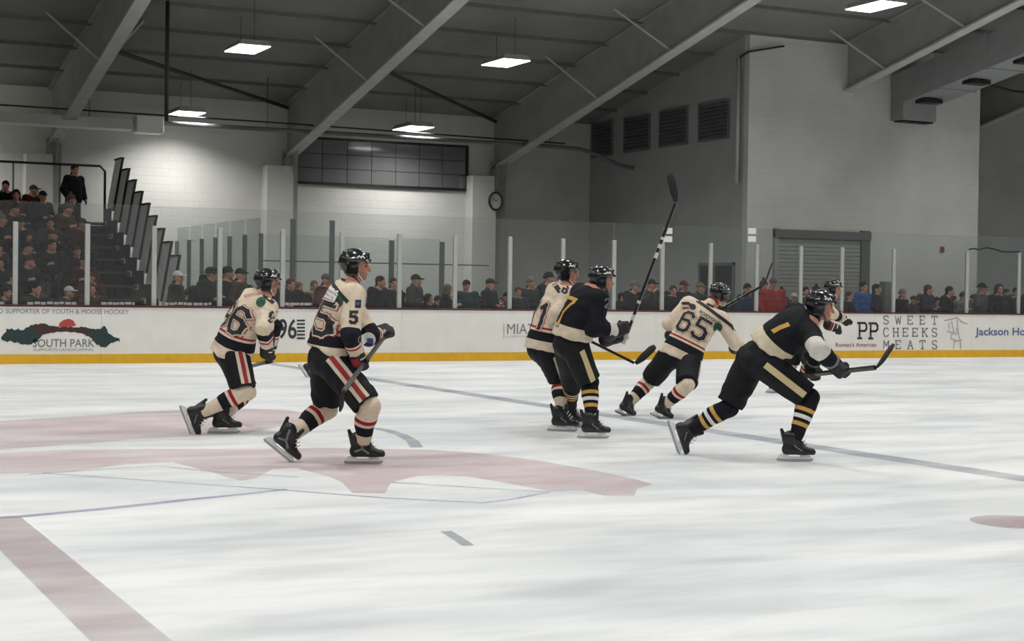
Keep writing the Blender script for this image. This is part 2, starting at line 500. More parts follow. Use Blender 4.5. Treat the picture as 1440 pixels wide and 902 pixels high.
block_wall('wall_block_front', srgb(196, 195, 191))
mat('concrete', srgb(120, 120, 118), 0.8, 0.1, 1.5)

X0, X1, Y0 = -14.0, 44.0, -7.1
ice = tag(box('floor', (-20, 3.7, -0.2), (42, BY, 0), 'ice'), 'white skating ice with faded painted lines', kind='structure')
tag(box('floor', (X0, BY + 0.12, -0.2), (X1, WY, 0.0), 'concrete'), 'grey concrete floor behind the far boards', kind='structure')
tag(box('floor', (X0, Y0, -0.2), (X1, 3.58, 0.0), 'concrete'), 'grey concrete floor on the near side of the rink', kind='structure')

def struct(name, lo, hi, m, label=None):
    return tag(box(name, lo, hi, m), label, kind='structure')
wback = struct('wall_back', (X0, WY, 0), (BLKX0, WY + 0.3, 6.6), 'wall_block', 'pale painted block wall behind the bleachers')
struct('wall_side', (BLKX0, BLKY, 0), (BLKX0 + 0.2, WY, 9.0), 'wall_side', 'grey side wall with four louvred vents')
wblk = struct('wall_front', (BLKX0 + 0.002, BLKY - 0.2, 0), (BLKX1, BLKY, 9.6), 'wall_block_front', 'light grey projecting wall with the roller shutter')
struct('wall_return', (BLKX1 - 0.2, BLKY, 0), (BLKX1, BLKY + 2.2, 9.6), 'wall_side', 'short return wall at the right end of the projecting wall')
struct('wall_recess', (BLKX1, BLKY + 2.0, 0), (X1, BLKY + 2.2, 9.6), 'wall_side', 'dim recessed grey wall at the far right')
struct('wall_left', (X0 - 0.3, Y0, 0), (X0, WY, 11.5), 'wall_side')
struct('wall_right', (X1, Y0, 0), (X1 + 0.3, WY, 11.5), 'wall_side')
struct('wall_near', (X0, Y0 - 0.3, 0), (X1, Y0, 7), 'wall_side')
# roof: two slopes
V = []; P = [(WY + 0.3, 6.35 - 0.06), (RIDGE, roofz(RIDGE)), (Y0 - 0.3, 6.35 - 0.06)]
for (y, z) in P: V += [(X0, y, z), (X1, y, z)]
for (y, z) in P: V += [(X0, y, z + 0.15), (X1, y, z + 0.15)]
F = [(0, 1, 3, 2), (2, 3, 5, 4), (6, 8, 9, 7), (8, 10, 11, 9), (0, 6, 7, 1), (4, 5, 11, 10), (0, 2, 8, 6), (2, 4, 10, 8), (1, 7, 9, 3), (3, 9, 11, 5)]
roof = tag(wobj('ceiling', V, F, 'roof_fabric', smooth=False), 'grey insulated sloping roof lining', kind='structure')
for y in np.arange(WY - 1.5, 20, -1.62):
    z = roofz(y)
    Vp, Fp = box_vf((X0, y - 0.05, z - 0.07), (X1, y + 0.05, z + 0.05))
    wobj('purlin', Vp, Fp, 'purlin_grey', roof, smooth=False)

# ice markings (flat print on the ice)
def ground_poly(name, px, m, z=0.003):
    pts = [ground(x, y) for x, y in px]; V = np.array(pts); V[:, 2] = z
    from mathutils.geometry import tessellate_polygon
    T = tessellate_polygon([[Vector(p) for p in V]])
    G = []
    for t in T:
        n = np.cross(V[t[1]] - V[t[0]], V[t[2]] - V[t[0]]); G.append(t if n[2] > 0 else t[::-1])
    return wobj(name, V, G, m, ice, smooth=False)
def ground_strip(name, pts, width, m, z=0.004):
    P = np.array(pts, float); V = []; F = []
    for i in range(len(P)):
        d = nrm(P[min(i + 1, len(P) - 1)][:2] - P[max(i - 1, 0)][:2]); n = np.array([-d[1], d[0]])
        wi = width[i] if isinstance(width, (list, tuple)) else width
        V += [(*(P[i][:2] + n * wi / 2), z), (*(P[i][:2] - n * wi / 2), z)]
    for i in range(len(P) - 1): F.append((2 * i + 1, 2 * i + 3, 2 * i + 2, 2 * i))
    return wobj(name, V, F, m, ice, smooth=False)
ground_strip('blue_line', [(9.167, 3.7, 0), (9.167, BY, 0)], 0.30, 'ice_blue')
ground_strip('center_line', [(1.437, 3.7, 0), (1.437, 10.0, 0)], 0.30, 'ice_red')
up1 = [(-60, 596), (0, 593), (60, 589), (121, 585), (190, 580), (250, 577), (330, 575), (400, 577), (440, 583), (420, 595), (347, 610), (280, 614), (208, 617), (115, 625), (0, 633), (-60, 636)]
ground_poly('center_logo', up1, 'ice_pink')
up2 = [(-60, 640), (0, 638), (104, 634), (208, 632), (295, 632), (382, 631), (470, 631), (542, 632), (596, 633), (650, 636), (700, 641), (754, 648), (806, 657), (858, 667), (895, 675), (919, 682), (896, 688), (892, 698), (850, 698), (817, 690), (775, 692), (717, 681), (658, 671), (620, 669), (587, 670), (550, 679), (542, 694), (496, 694), (480, 678), (462, 671), (417, 659), (382, 661), (361, 673), (340, 677), (320, 672), (295, 664), (243, 651), (174, 654), (104, 664), (0, 667), (-60, 668)]
ground_poly('center_logo', up2, 'ice_pink', 0.0035)
G = lambda L: [ground(*p) for p in L]
ground_strip('logo_outline', G([(-40, 731), (30, 727), (150, 716), (260, 704), (340, 696), (402, 689)]), [0.09, 0.09, 0.085, 0.075, 0.06, 0.05], 'ice_thin')
ground_strip('logo_outline', G([(60, 666), (230, 678), (400, 690), (540, 701), (680, 708), (725, 702), (772, 693), (660, 686), (550, 679)]), 0.035, 'ice_thin')
ground_strip('logo_outline', G([(40, 668), (140, 661), (220, 656), (300, 664), (420, 672)]), 0.03, 'ice_thin')
ground_strip('circle_arc', G([(521, 602), (545, 606), (566, 613), (580, 621), (586, 630)]), 0.12, 'ice_blue')
ground_strip('ice_mark', G([(627, 748), (642, 757), (658, 768)]), 0.07, 'ice_grey')
dc = ground(1433, 735); th = np.linspace(0, 2 * math.pi, 33)[:-1]
wobj('face_off_dot', [(dc[0] + .305 * math.cos(t), dc[1] + .305 * math.sin(t), 0.004) for t in th], [list(range(32))], 'ice_red', ice, smooth=False)

# ------------------------------------------------------------------ lettering
TXT = {}
def text_vf(s, bold=0.0):
    if (s, bold) in TXT: return TXT[(s, bold)]
    cu = bpy.data.curves.new('lettering', 'FONT'); cu.body = s; cu.size = 1; cu.resolution_u = 3; cu.offset = bold; cu.fill_mode = 'FRONT'
    o = bpy.data.objects.new('lettering', cu); COL.objects.link(o)
    dg = bpy.context.evaluated_depsgraph_get(); me = o.evaluated_get(dg).to_mesh()
    V = np.array([v.co[:2] for v in me.vertices]); F = [tuple(p.vertices) for p in me.polygons]
    o.evaluated_get(dg).to_mesh_clear(); bpy.data.objects.remove(o); bpy.data.curves.remove(cu)
    V = (V - V.min(0)) / (V.max(0) - V.min(0)); TXT[(s, bold)] = (V, F); return V, F

# ------------------------------------------------------------------ far boards with glass
boards = thing('rink_boards', 'long white rink boards with yellow kick plate, sponsor prints and clear glass on top', 'boards', (14, BY, 0))
px_posts = [22, 123.5, 217.5, 310, 398.5, 482, 563, 641.5, 718.5, 793, 865, 933, 1001, 1066, 1128, 1186, 1259, 1362, 1435]
PX = [float(atY(x, 400, BY)[0]) for x in px_posts]
PXall = [PX[0] - 1.241 * k for k in range(6, 0, -1)] + PX + [PX[-1] + 1.241 * k for k in range(1, 7)]
XA, XB = PXall[0], PXall[-1]
nseg = 13
edges = np.linspace(XA, XB, nseg + 1)
for i in range(nseg):
    a, b = edges[i] + 0.002, edges[i + 1] - 0.002
    p = box('board_panel', (a, BY, 0.0), (b, BY + 0.10, BH), 'board_white', boards)
    box('kick_plate', (a, BY - 0.012, 0.0), (b, BY, 0.175), 'kick_yellow', boards)
    box('cap_rail', (a, BY - 0.02, BH), (b, BY + 0.13, BH + 0.035), 'cap_dark', boards, 0.008)
short = {1128: 1.35, 1186: 1.30, 1066: 1.30}
for i, x in enumerate(PXall):
    V, F = bevel_box_vf((x - 0.045, BY + 0.03, BH + 0.03), (x + 0.045, BY + 0.10, 2.58), 0.01)
    wobj('glass_post', V, F, 'post_metal', boards, smooth=False)
for i in range(len(PXall) - 1):
    box('glass_pane', (PXall[i] + 0.006, BY + 0.052, BH + 0.035), (PXall[i + 1] - 0.006, BY + 0.066, 2.955), 'rink_glass', boards)
# sponsor prints, each a flat print on the boards
def board_print(name, parts, label=None, Y=BY - 0.004):
    """parts: list of (V2 in board XZ metres, F, material)"""
    allV = []; allF = []; fm = []; mats = []
    for li, (V2, F2, m) in enumerate(parts):
        if m not in mats: mats.append(m)
        k = len(allV); allV += [(x, Y - .0006 * min(li, 6), z) for x, z in V2]
        for f in F2:
            a, b, c = [np.array(V2[j]) for j in f[:3]]
            cr = (b - a)[0] * (c - a)[1] - (b - a)[1] * (c - a)[0]
            allF.append([j + k for j in (f if cr > 0 else f[::-1])]); fm.append(mats.index(m))
    o = wobj(name, allV, allF, mats, boards, smooth=False, fmat=fm)
    if label: o['label'] = label
    return o
def tprint(s, x0, x1, y0, y1, m, bold=0.0, slant=0.0):
    """text s filling the pixel box (x0..x1, top y0 .. bottom y1) of the boards' plane"""
    V, F = text_vf(s, bold); a = atY(x0, y1, BY); b = atY(x1, y1, BY); c = atY((x0 + x1) / 2, y0, BY); d = atY((x0 + x1) / 2, y1, BY)
    W = b[0] - a[0]; z0 = d[2]; h = c[2] - d[2]
    return ([(a[0] + v[0] * W + slant * v[1] * h, z0 + v[1] * h) for v in V], F, m)
def pprint(px, m):
    from mathutils.geometry import tessellate_polygon
    P = [atY(x, y, BY) for x, y in px]; V2 = [(p[0], p[2]) for p in P]
    return (V2, tessellate_polygon([[Vector((a, b, 0)) for a, b in V2]]), m)
def sprint(px, wpx, m):
    """a stroke along pixel points"""
    out = []
    P = np.array([atY(x, y, BY)[[0, 2]] for x, y in px]); h = wpx / 70 / 2
    V = []; F = []
    for i in range(len(P) - 1):
        d = nrm(P[i + 1] - P[i]); n = np.array([-d[1], d[0]]) * h; k = len(V)
        V += [tuple(P[i] - d * h * .6 + n), tuple(P[i] - d * h * .6 - n), tuple(P[i + 1] + d * h * .6 - n), tuple(P[i + 1] + d * h * .6 + n)]; F.append((k, k + 1, k + 2, k + 3))
    return (V, F, m)
mat('ad_green', srgb(34, 56, 56), 0.5, 0.2, 20); mat('ad_brown', srgb(68, 40, 42), 0.5, 0.2, 20); mat('ad_red', srgb(176, 70, 66), 0.5, 0.1, 10)
mat('ad_grey', srgb(122, 122, 122), 0.5); mat('ad_palegrey', srgb(176, 174, 172), 0.5); mat('ad_dark', srgb(52, 52, 54), 0.5)
mat('ad_blue', srgb(92, 110, 150), 0.5); mat('ad_maroon', srgb(150, 92, 96), 0.5); mat('ad_pink', srgb(206, 186, 182), 0.5)
board_print('sponsor_print', [tprint('PROUD SUPPORTER OF YOUTH & MOOSE HOCKEY', -26, 181, 434.8, 441.5, 'ad_grey')])
def rag(px, jag, seed):
    r = random.Random(seed); out = []
    for i in range(len(px)):
        a = px[i]; b = px[(i + 1) % len(px)]
        n = max(1, int(math.hypot(b[0] - a[0], b[1] - a[1]) / 3))
        for k in range(n):
            t = k / n; out.append((a[0] + (b[0] - a[0]) * t + r.uniform(-jag, jag) * .6, a[1] + (b[1] - a[1]) * t + r.uniform(-jag, jag)))
    return out
logo = [pprint(rag([(2, 474), (10, 464), (22, 463), (32, 465), (46, 457), (50, 466), (60, 470), (52, 480), (44, 485), (28, 484), (14, 480), (4, 480)], 1.7, 1), 'ad_green'),
        pprint(rag([(46, 457), (60, 455), (78, 460), (96, 460), (120, 460), (138, 464), (146, 470), (130, 476), (110, 468), (88, 466), (66, 470), (52, 471)], 1.0, 2), 'ad_brown'),
        pprint(rag([(124, 466), (140, 463), (148, 458), (152, 470), (160, 473), (168, 475), (169, 480), (156, 483), (150, 488), (138, 486), (130, 480)], 1.7, 3), 'ad_green'),
        pprint([(82, 460), (84, 454), (90, 450), (97, 448.5), (103, 451), (107, 458), (98, 460)], 'ad_red')]
board_print('sponsor_print', logo, 'evergreen wreath print with a red top')
board_print('sponsor_print', [tprint('SOUTH PARK', 46, 133, 477, 488.5, 'ad_grey', 0.01), tprint('SUPPORTS LANDSCAPING', 47, 131, 490.3, 493.8, 'ad_grey')])
board_print('sponsor_print', [tprint('96', 391, 417, 448.5, 477, 'ad_dark', 0.015)] +
            [sprint([(418, 451 + 5.0 * k), (428, 451 + 5.0 * k)], 2.4, 'ad_dark') for k in range(6)])
board_print('sponsor_print', [tprint('MIAZ', 713, 752, 455.5, 470, 'ad_grey', 0.0), tprint('INVESTMENTS', 712, 752, 472.5, 474.5, 'ad_palegrey'), sprint([(708.5, 456), (708.5, 476)], 1.4, 'ad_palegrey')])
SLAB = {'S': [(0.9, .8), (.75, 1), (.25, 1), (.08, .8), (.2, .58), (.8, .42), (.92, .2), (.75, 0), (.25, 0), (.08, .2)],
        'W': [(0, 1), (.25, 0), (.5, .8), (.75, 0), (1, 1)], 'E': None, 'T': None, 'C': [(.92, .8), (.75, 1), (.25, 1), (.06, .75), (.06, .25), (.25, 0), (.75, 0), (.92, .2)],
        'H': None, 'K': None, 'M': [(.08, 0), (.08, 1), (.5, .35), (.92, 1), (.92, 0)], 'A': None, 'P': None}
MULTI = {'E': [[(.12, 0), (.12, 1)], [(.0, 1), (.9, 1), (.9, .8)], [(.12, .5), (.65, .5)], [(0, 0), (.9, 0), (.9, .2)]],
         'T': [[(.5, 0), (.5, 1)], [(.04, .78), (.04, 1), (.96, 1), (.96, .78)], [(.25, 0), (.75, 0)]],
         'H': [[(.12, 0), (.12, 1)], [(.88, 0), (.88, 1)], [(.12, .5), (.88, .5)], [(0, 0), (.28, 0)], [(.72, 0), (1, 0)], [(0, 1), (.28, 1)], [(.72, 1), (1, 1)]],
         'K': [[(.12, 0), (.12, 1)], [(.85, 1), (.12, .45)], [(.35, .6), (.9, 0)], [(0, 0), (.28, 0)], [(.7, 0), (1, 0)], [(0, 1), (.28, 1)], [(.68, 1), (1, 1)]],
         'A': [[(.08, 0), (.5, 1), (.92, 0)], [(.25, .35), (.75, .35)], [(0, 0), (.25, 0)], [(.75, 0), (1, 0)]],
         'P': [[(.2, 0), (.2, 1), (.75, 1), (.92, .85), (.92, .62), (.75, .48), (.2, .48)], [(0, 0), (.42, 0)], [(0, 1), (.3, 1)]]}
def slab(ch, x0, x1, y0, y1, wpx, m):
    out = []
    for L in (MULTI.get(ch) or [SLAB[ch]]):
        out.append(sprint([(x0 + (x1 - x0) * u, y1 + (y0 - y1) * v) for u, v in L], wpx, m))
    return out
pp = slab('P', 1206, 1219.5, 454.5, 476, 3.6, 'ad_dark') + slab('P', 1221.5, 1235, 455, 476.3, 3.6, 'ad_dark')
board_print('sponsor_print', pp + [tprint("Romeo's American", 1175, 1232, 482, 488, 'ad_maroon', 0.008)])
sw = []
for r, (wd, y0) in enumerate((('SWEET', 444.6), ('CHEEKS', 461.8), ('MEATS', 479.2))):
    xs = np.linspace(1242, 1310, len(wd))
    for ch, x in zip(wd, xs): sw += slab(ch, x, x + 8, y0 + (x - 1242) * 0.005, y0 + 11.2 + (x - 1242) * 0.004, 1.7, 'ad_grey')
board_print('sponsor_print', sw)
fig = [[(1328, 451), (1338, 449), (1346, 447), (1352, 453), (1360, 456)], [(1338, 452), (1341, 466), (1337, 474)], [(1346, 450), (1347, 466), (1349, 476)], [(1332, 466), (1344, 470)], [(1337, 476), (1344, 480), (1352, 478)], [(1342, 480), (1341, 490)], [(1350, 479), (1351, 490)]]
board_print('sponsor_print', [sprint(L, 2.2, 'ad_palegrey') for L in fig] + [sprint([(1334, 455), (1335, 462)], 3, 'ad_pink'), sprint([(1345, 462), (1346, 470)], 3, 'ad_pink')], 'faint grey line figure print')
board_print('sponsor_print', [tprint('Jackson Hole', 1371, 1452, 461, 475.5, 'ad_blue', 0.02)])
# white lettering strips low on the glass of the left panes
rr = random.Random(4)
for (xa, xb) in ((-20, 7), (39, 108), (143, 190), (233, 298), (402, 440)):
    parts = []; x = xa
    while x < xb:
        wd = rr.uniform(3, 9); y = 424.6 + x * 0.004 + rr.uniform(-.5, .5)
        a = atY(x, y + 3.6, BY); b = atY(min(x + wd, xb), y, BY)
        parts.append(([(a[0], a[2]), (b[0], a[2]), (b[0], b[2]), (a[0], b[2])], [(0, 1, 2, 3)], 'ad_palegrey')); x += wd + rr.uniform(.6, 2)
    board_print('glass_lettering', parts, 'strip of white lettering on the glass', BY + 0.047)
# light reflections in the glass near two posts, built as pale paired plates
for px, lab in ((1058, 'pair of light reflections built as plates at the glass post left of the roller shutter'), (940, 'pair of dim light reflections built as plates on the glass beside the raised stick shaft')):
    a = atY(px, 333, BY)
    t = thing('reflection_plate', lab, 'plate', (a[0], BY + 0.0, a[2] - 0.2), 'light reflections on the glass')
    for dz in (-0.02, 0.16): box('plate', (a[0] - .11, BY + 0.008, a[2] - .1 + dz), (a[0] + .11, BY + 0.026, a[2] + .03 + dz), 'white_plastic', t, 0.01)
# black cable between the last two posts
tag(tube('cable', [atY(x, y, BY + .005) for x, y in ((1363, 351), (1369, 349.5), (1376, 351), (1388, 348.5), (1398, 350.5), (1409, 354), (1420, 354.5), (1434, 354))], 0.018, 'black_metal'), 'black cable sagging between two glass posts at the right', 'cable')

# glass partition behind, with darker posts
gp = thing('glass_partition', 'taller glass partition with dull grey posts behind the standing crowd', 'partition', (10.2, 33, 0))
ys = list(np.linspace(33, 40.2, 7))
for y in ys: box('partition_post', (10.16, y - .04, 0), (10.24, y + .04, 2.62), 'dark_post', gp)
for a, b in zip(ys[:-1], ys[1:]): box('partition_pane', (10.193, a + .05, .1), (10.207, b - .05, 2.96), 'rink_glass', gp)
xs = [10.2] + [float(atY(x, 340, 33)[0]) for x in (412, 467, 551, 622)]
for x, tp in zip(xs[1:], (310, 310, 333, 335)):
    z = {310: 2.95, 333: 2.55, 335: 2.55}[tp]
    box('partition_post', (x - .05, 32.97, 0), (x + .05, 33.05, z), 'dark_post', gp)
for a, b in zip(xs[:-1], xs[1:]): box('partition_pane', (a + .06, 33.0, .1), (b - .06, 33.014, 2.6), 'rink_glass', gp)
box('partition_rail', (xs[0], 33.02, 2.02), (xs[-1] + 1.2, 33.06, 2.05), 'dark_post', gp)

# ------------------------------------------------------------------ roof frames
FRX = [7.1 + 6.09 * k for k in range(-3, 6)]
frame_lab = {7.1: 'leftmost visible tapered steel roof frame above the bleachers', 13.19: 'tapered steel roof frame rising over the wall window from the left pilaster', 19.28: 'tapered steel roof frame rising beside the wall clock past the louvred vents', 25.37: 'tapered steel roof frame at the right, in front of the grey duct'}
for X in FRX:
    lab = next((v for k, v in frame_lab.items() if abs(k - X) < 0.05), None)
    fr = thing('roof_frame', lab or 'tapered steel roof frame outside the picture', 'beam', (X, WY, 0), 'steel roof frames')
    inside = BLKX0 < X < BLKX1
    ystart = BLKY - 0.2 if inside else WY
    for side in (1, -1):
        ya = ystart if side == 1 else 2 * RIDGE - WY
        Yl = np.linspace(ya, RIDGE, 8)
        V = []; F = []
        for y in Yl:
            z1 = roofz(y) - 0.02; z0 = flangez(y)
            V += [(X - .012, y, z0), (X + .012, y, z0), (X + .012, y, z1), (X - .012, y, z1)]
        for i in range(7):
            for k in range(4): k2 = (k + 1) % 4; F.append((4 * i + k, 4 * i + k2, 4 * i + 4 + k2, 4 * i + 4 + k))
        wobj('web', V, F, 'web_grey', fr, smooth=False)
        V, F = obox_vf((X, ya, flangez(ya)), (X, RIDGE, flangez(RIDGE)), 0.30, 0.045); wobj('bottom_flange', V, F, 'steel_grey', fr, smooth=False)
        V, F = obox_vf((X, ya, roofz(ya) - .03), (X, RIDGE, roofz(RIDGE) - .03), 0.24, 0.03); wobj('top_flange', V, F, 'web_grey', fr, smooth=False)
        if side == 1 and not inside:      # knee haunch and column
            box('column', (X - .15, WY - .42, 0), (X + .15, WY - .02, flangez(WY) + 0.2), 'web_grey', fr)
            V, F = extrude_vf([(X - .01, WY - .02, 3.7), (X - .01, WY - .9, flangez(WY - .9)), (X - .01, WY - .02, flangez(WY - .02))], (1, 0, 0), .02); wobj('haunch', V, F, 'web_grey', fr, smooth=False)
    # flange braces to the roof
    for y in ([34.4, 31.0, 27.6] if not inside else [30.9, 28.1]):
        for sg in (-1, 1):
            z0 = flangez(y) + .05; z1 = roofz(y + .9)
            V, F = obox_vf((X + sg * .05, y, z0), (X + sg * 1.05, y + .9, z1), .045, .045); wobj('flange_brace', V, F, 'steel_grey', fr, smooth=False)
# pilasters on the back wall
for px0, px1, lab in ((375, 412, 'boxed white pilaster left of the wall window'), (664, 697, 'boxed white pilaster behind the wall clock'), (36, 74, 'boxed white pilaster behind the bleachers')):
    a = atY(px0, 240, WY - .45)[0]; b = atY(px1, 240, WY - .45)[0]
    tag(box('trim_1', (a, WY - .5, 0), (b, WY, 4.66), 'wall_block'), lab, kind='structure')
# wind bracing
for i, (a, b) in enumerate((((7.1, 33.7), (13.1, 40.2)), ((13.19, 33.6), (19.2, 40.2)))):
    tag(tube('bracing_rod', [(a[0], a[1], flangez(a[1]) + .06), (b[0], b[1], 6.22)], .05, 'rod_dark'), ('dark diagonal bracing rod left of the first long roof frame', 'dark diagonal bracing rod above the wall window')[i], 'rod', 'bracing rods')
# eave cable lines
tag(tube('vent_pipe', [(8.37, 34, roofz(34) + .02), (8.37, 34, 5.02)], .045, 'rod_dark'), 'thin dark vertical pipe hanging from the roof above the heater box', 'pipe')

# radiant heater
ht = thing('tube_heater', 'long white radiant tube heater hung along the back wall', 'heater', (9.0, 38.4, 5.2))
V, F = extrude_vf([(3.0, 38.1, 5.20), (3.0, 38.7, 5.20), (3.0, 38.55, 5.46), (3.0, 38.25, 5.46)], (1, 0, 0), 5.6); wobj('reflector', V, F, 'white_paint', ht, smooth=False)
box('burner_box', (8.68, 38.15, 5.15), (9.34, 38.65, 5.56), 'white_plastic', ht, .02)
wobj('exhaust_tube', *tube_vf([(9.3, 38.4, 5.43), (15, 38.4, 5.43), (20.3, 38.4, 5.43), (20.9, 38.35, 5.40), (21.4, 38.2, 5.25), (21.9, 38.0, 5.0), (22.3, 37.8, 4.9)], .055, 8), 'grey_wrap', ht)
wobj('gas_line', *tube_vf([(3.0, 38.3, 5.62), (12, 38.3, 5.6), (20.4, 38.3, 5.52)], .022, 6), 'rod_dark', ht)
for x in (4, 7.6, 12, 16, 20): wobj('hanger', *tube_vf([(x, 38.4, 5.45), (x, 38.4, roofz(38.4))], .008, 5), 'rod_dark', ht)

# ceiling lights
def ceiling_light(x, y, lab, seen):
    ym = max(y, 2 * RIDGE - y); z = float(np.interp(-ym, [-38.8, -33.6, -27.6, -16.0], [5.71, 6.78, 7.76, 9.4]))
    t = thing('ceiling_light', lab, 'light', (x, y, z), 'ceiling lights' if seen else 'ceiling lights outside the picture')
    V = []; hx, hy = .36, .63
    for (sx, sy, dz) in ((1, 1, .02), (.8, .9, .14)):
        for (a, b) in ((-1, -1), (1, -1), (1, 1), (-1, 1)): V.append((x + a * hx * sx, y + b * hy * sy, z + dz))
    F = [(4, 5, 6, 7), (0, 1, 5, 4), (1, 2, 6, 5), (2, 3, 7, 6), (3, 0, 4, 7)]
    wobj('housing', V, F, 'steel_grey', t, smooth=False)
    box('diffuser', (x - hx + .02, y - hy + .02, z), (x + hx - .02, y + hy - .02, z + .02), LAMP_MAT, t)
    for sy in (-.5, .5): wobj('hanger', *tube_vf([(x, y + sy, z + .13), (x, y + sy, roofz(y + sy) + .05)], .006, 4), 'rod_dark', t)
    L = bpy.data.lights.new('lamp', 'AREA'); L.shape = 'RECTANGLE'; L.size = .66; L.size_y = 1.2; L.energy = LAMP_WATT; L.spread = 2.42; L.color = (1, 1, .985)
    lo = bpy.data.objects.new('lamp', L); COL.objects.link(lo); lo.parent = t; lo.location = (0, 0, -.02)
seen = {(10.15, 38.8): 'lit ceiling light just right of the white heater box', (16.24, 38.8): 'lit ceiling light above the wall window', (10.15, 34.0): 'lit ceiling light high above the heater box, left of centre', (16.24, 33.5): 'lit ceiling light in the middle of the ceiling', (22.32, 27.6): 'lit ceiling light at the top right edge of the picture'}
done = set()
for x in [10.15 + 6.09 * k for k in range(-3, 5)]:
    for y in (38.8, 33.7, 27.7, 22.0, 16.3, 11.0, 5.6, 0.0):
        if (BLKX0 - .2 < x or x < 3 or (x < 6 and y < 36)) and y > 31: continue
        k = next((q for q in seen if abs(q[0] - x) < .1 and abs(q[1] - y) < .4), None)
        ceiling_light(x - (.12 if y > 37 else 0), k[1] if k else y, seen[k] if k else 'lit ceiling light outside the picture', bool(k))

# back wall window with panes
wa, wb, wz0, wz1 = 13.45, 18.38, 4.30, 5.46
win = tag(box('window_1', (wa, WY - .02, wz0), (wb, WY + .01, wz1), 'rod_dark'), 'wide dull window high on the back wall', kind='structure')
for (lo, hi) in (((wa - .06, WY - .08, wz0 - .06), (wb + .06, WY, wz0)), ((wa - .06, WY - .08, wz1), (wb + .06, WY, wz1 + .05)), ((wa - .06, WY - .08, wz0), (wa, WY, wz1)), ((wb, WY - .08, wz0), (wb + .06, WY, wz1))):
    box('window_frame', lo, hi, 'black_metal', win)
nx, nz = 7, 3
for i in range(nx):
    for j in range(nz):
        a = wa + (wb - wa) * i / nx; b = wa + (wb - wa) * (i + 1) / nx; c = wz0 + (wz1 - wz0) * j / nz; d = wz0 + (wz1 - wz0) * (j + 1) / nz
        box('pane', (a + .008, WY - .04, c + .008), (b - .008, WY - .021, d - .008), 'window_pane', win, .004)

# louvred vents on the side wall
vl = ['leftmost louvred vent, beside the bent heater pipe', 'second louvred vent from the left on the side wall', 'third louvred vent from the left on the side wall', 'rightmost louvred vent, nearest the pipe at the corner']
for i, (pa, pb) in enumerate(((835, 862), (880, 914), (930, 967), (985, 1025))):
    ya = min(atX(pa, 180, BLKX0)[1], WY - .15); yb = atX(pb, 180, BLKX0)[1]
    v = thing('wall_vent', vl[i], 'vent', (BLKX0, (ya + yb) / 2, 5.4), 'louvred wall vents')
    box('backing', (BLKX0 - .02, yb, 5.4), (BLKX0, ya, 6.31), 'rod_dark', v)
    for lo, hi in (((BLKX0 - .06, yb, 5.36), (BLKX0, ya, 5.41)), ((BLKX0 - .06, yb, 6.30), (BLKX0, ya, 6.35)), ((BLKX0 - .06, yb - .04, 5.36), (BLKX0, yb, 6.35)), ((BLKX0 - .06, ya, 5.36), (BLKX0, ya + .04, 6.35))):
        box('frame', lo, hi, 'louver_grey', v)
    for k in range(9):
        z = 5.45 + .1 * k
        V, F = obox_vf((BLKX0 - .035, yb, z), (BLKX0 - .035, ya, z), .014, .08, (.5, 0, .9)); wobj('slat', V, F, 'louver_grey', v, smooth=False)
# doorway in the side wall, corner pipe, clock, alarm
dw = tag(box('door_1', (BLKX0 - .03, 32.95, 0), (BLKX0, 34.4, 2.17), 'dark_opening'), 'dark doorway in the side wall', kind='structure')
for lo, hi in (((BLKX0 - .05, 32.87, 0), (BLKX0, 32.95, 2.25)), ((BLKX0 - .05, 34.4, 0), (BLKX0, 34.48, 2.25)), ((BLKX0 - .05, 32.87, 2.17), (BLKX0, 34.48, 2.25))): box('door_frame', lo, hi, 'dark_post', dw)
box('door_post', (BLKX0 - .045, 33.7, 0), (BLKX0 - .031, 33.78, 2.17), 'dark_post', dw)
cp = thing('corner_pipe', 'pale vertical pipe at the corner of the side wall', 'pipe', (BLKX0 - .08, 32.75, 4.2))
wobj('pipe', *tube_vf([(BLKX0 - .08, 32.75, 4.2), (BLKX0 - .08, 32.75, 7.35)], .05, 8), 'steel_grey', cp)
wobj('bracket_arm', *tube_vf([(BLKX0 - .08, 32.75, 7.3), (BLKX0 - .08, 32.33, 7.4), (BLKX0 + .95, 32.3, 7.62)], .025, 6), 'rod_dark', cp)
c0 = atY(697, 283, WY - .55)
ck = thing('wall_clock', 'round dark-rimmed clock on the pale pilaster', 'clock', (c0[0], WY - .55, c0[2]))
t32 = np.linspace(0, 2 * math.pi, 33)
wobj('rim', *tube_vf([(c0[0] + .2 * math.cos(a), WY - .55, c0[2] + .24 * math.sin(a)) for a in t32], .028, 6, False), 'rod_dark', ck)
wobj('face', [(c0[0] + .19 * math.cos(a), WY - .53, c0[2] + .23 * math.sin(a)) for a in t32[:-1]], [list(range(32))], 'wall_block', ck, smooth=False)
for a, l in ((.6, .1), (2.2, .15)): wobj('hand', *obox_vf((c0[0], WY - .54, c0[2]), (c0[0] + l * math.cos(a), WY - .54, c0[2] + l * math.sin(a)), .008, .012, (0, 1, 0)), 'rod_dark', ck, smooth=False)
wobj('cord', *tube_vf([(c0[0], WY - .5, c0[2] + .25), (c0[0], WY - .5, 4.66)], .012, 5), 'rod_dark', ck)
c1 = atY(1324, 351, BLKY - .2)
al = thing('fire_alarm', 'small red alarm box on the projecting wall', 'alarm', (c1[0], BLKY - .2, c1[2] - .08))
box('housing', (c1[0] - .055, BLKY - .26, c1[2] - .07), (c1[0] + .055, BLKY - .2, c1[2] + .07), 'red_plastic', al, .01)
box('strobe', (c1[0] - .03, BLKY - .275, c1[2] - .02), (c1[0] + .03, BLKY - .26, c1[2] + .03), 'cap_dark', al, .005)
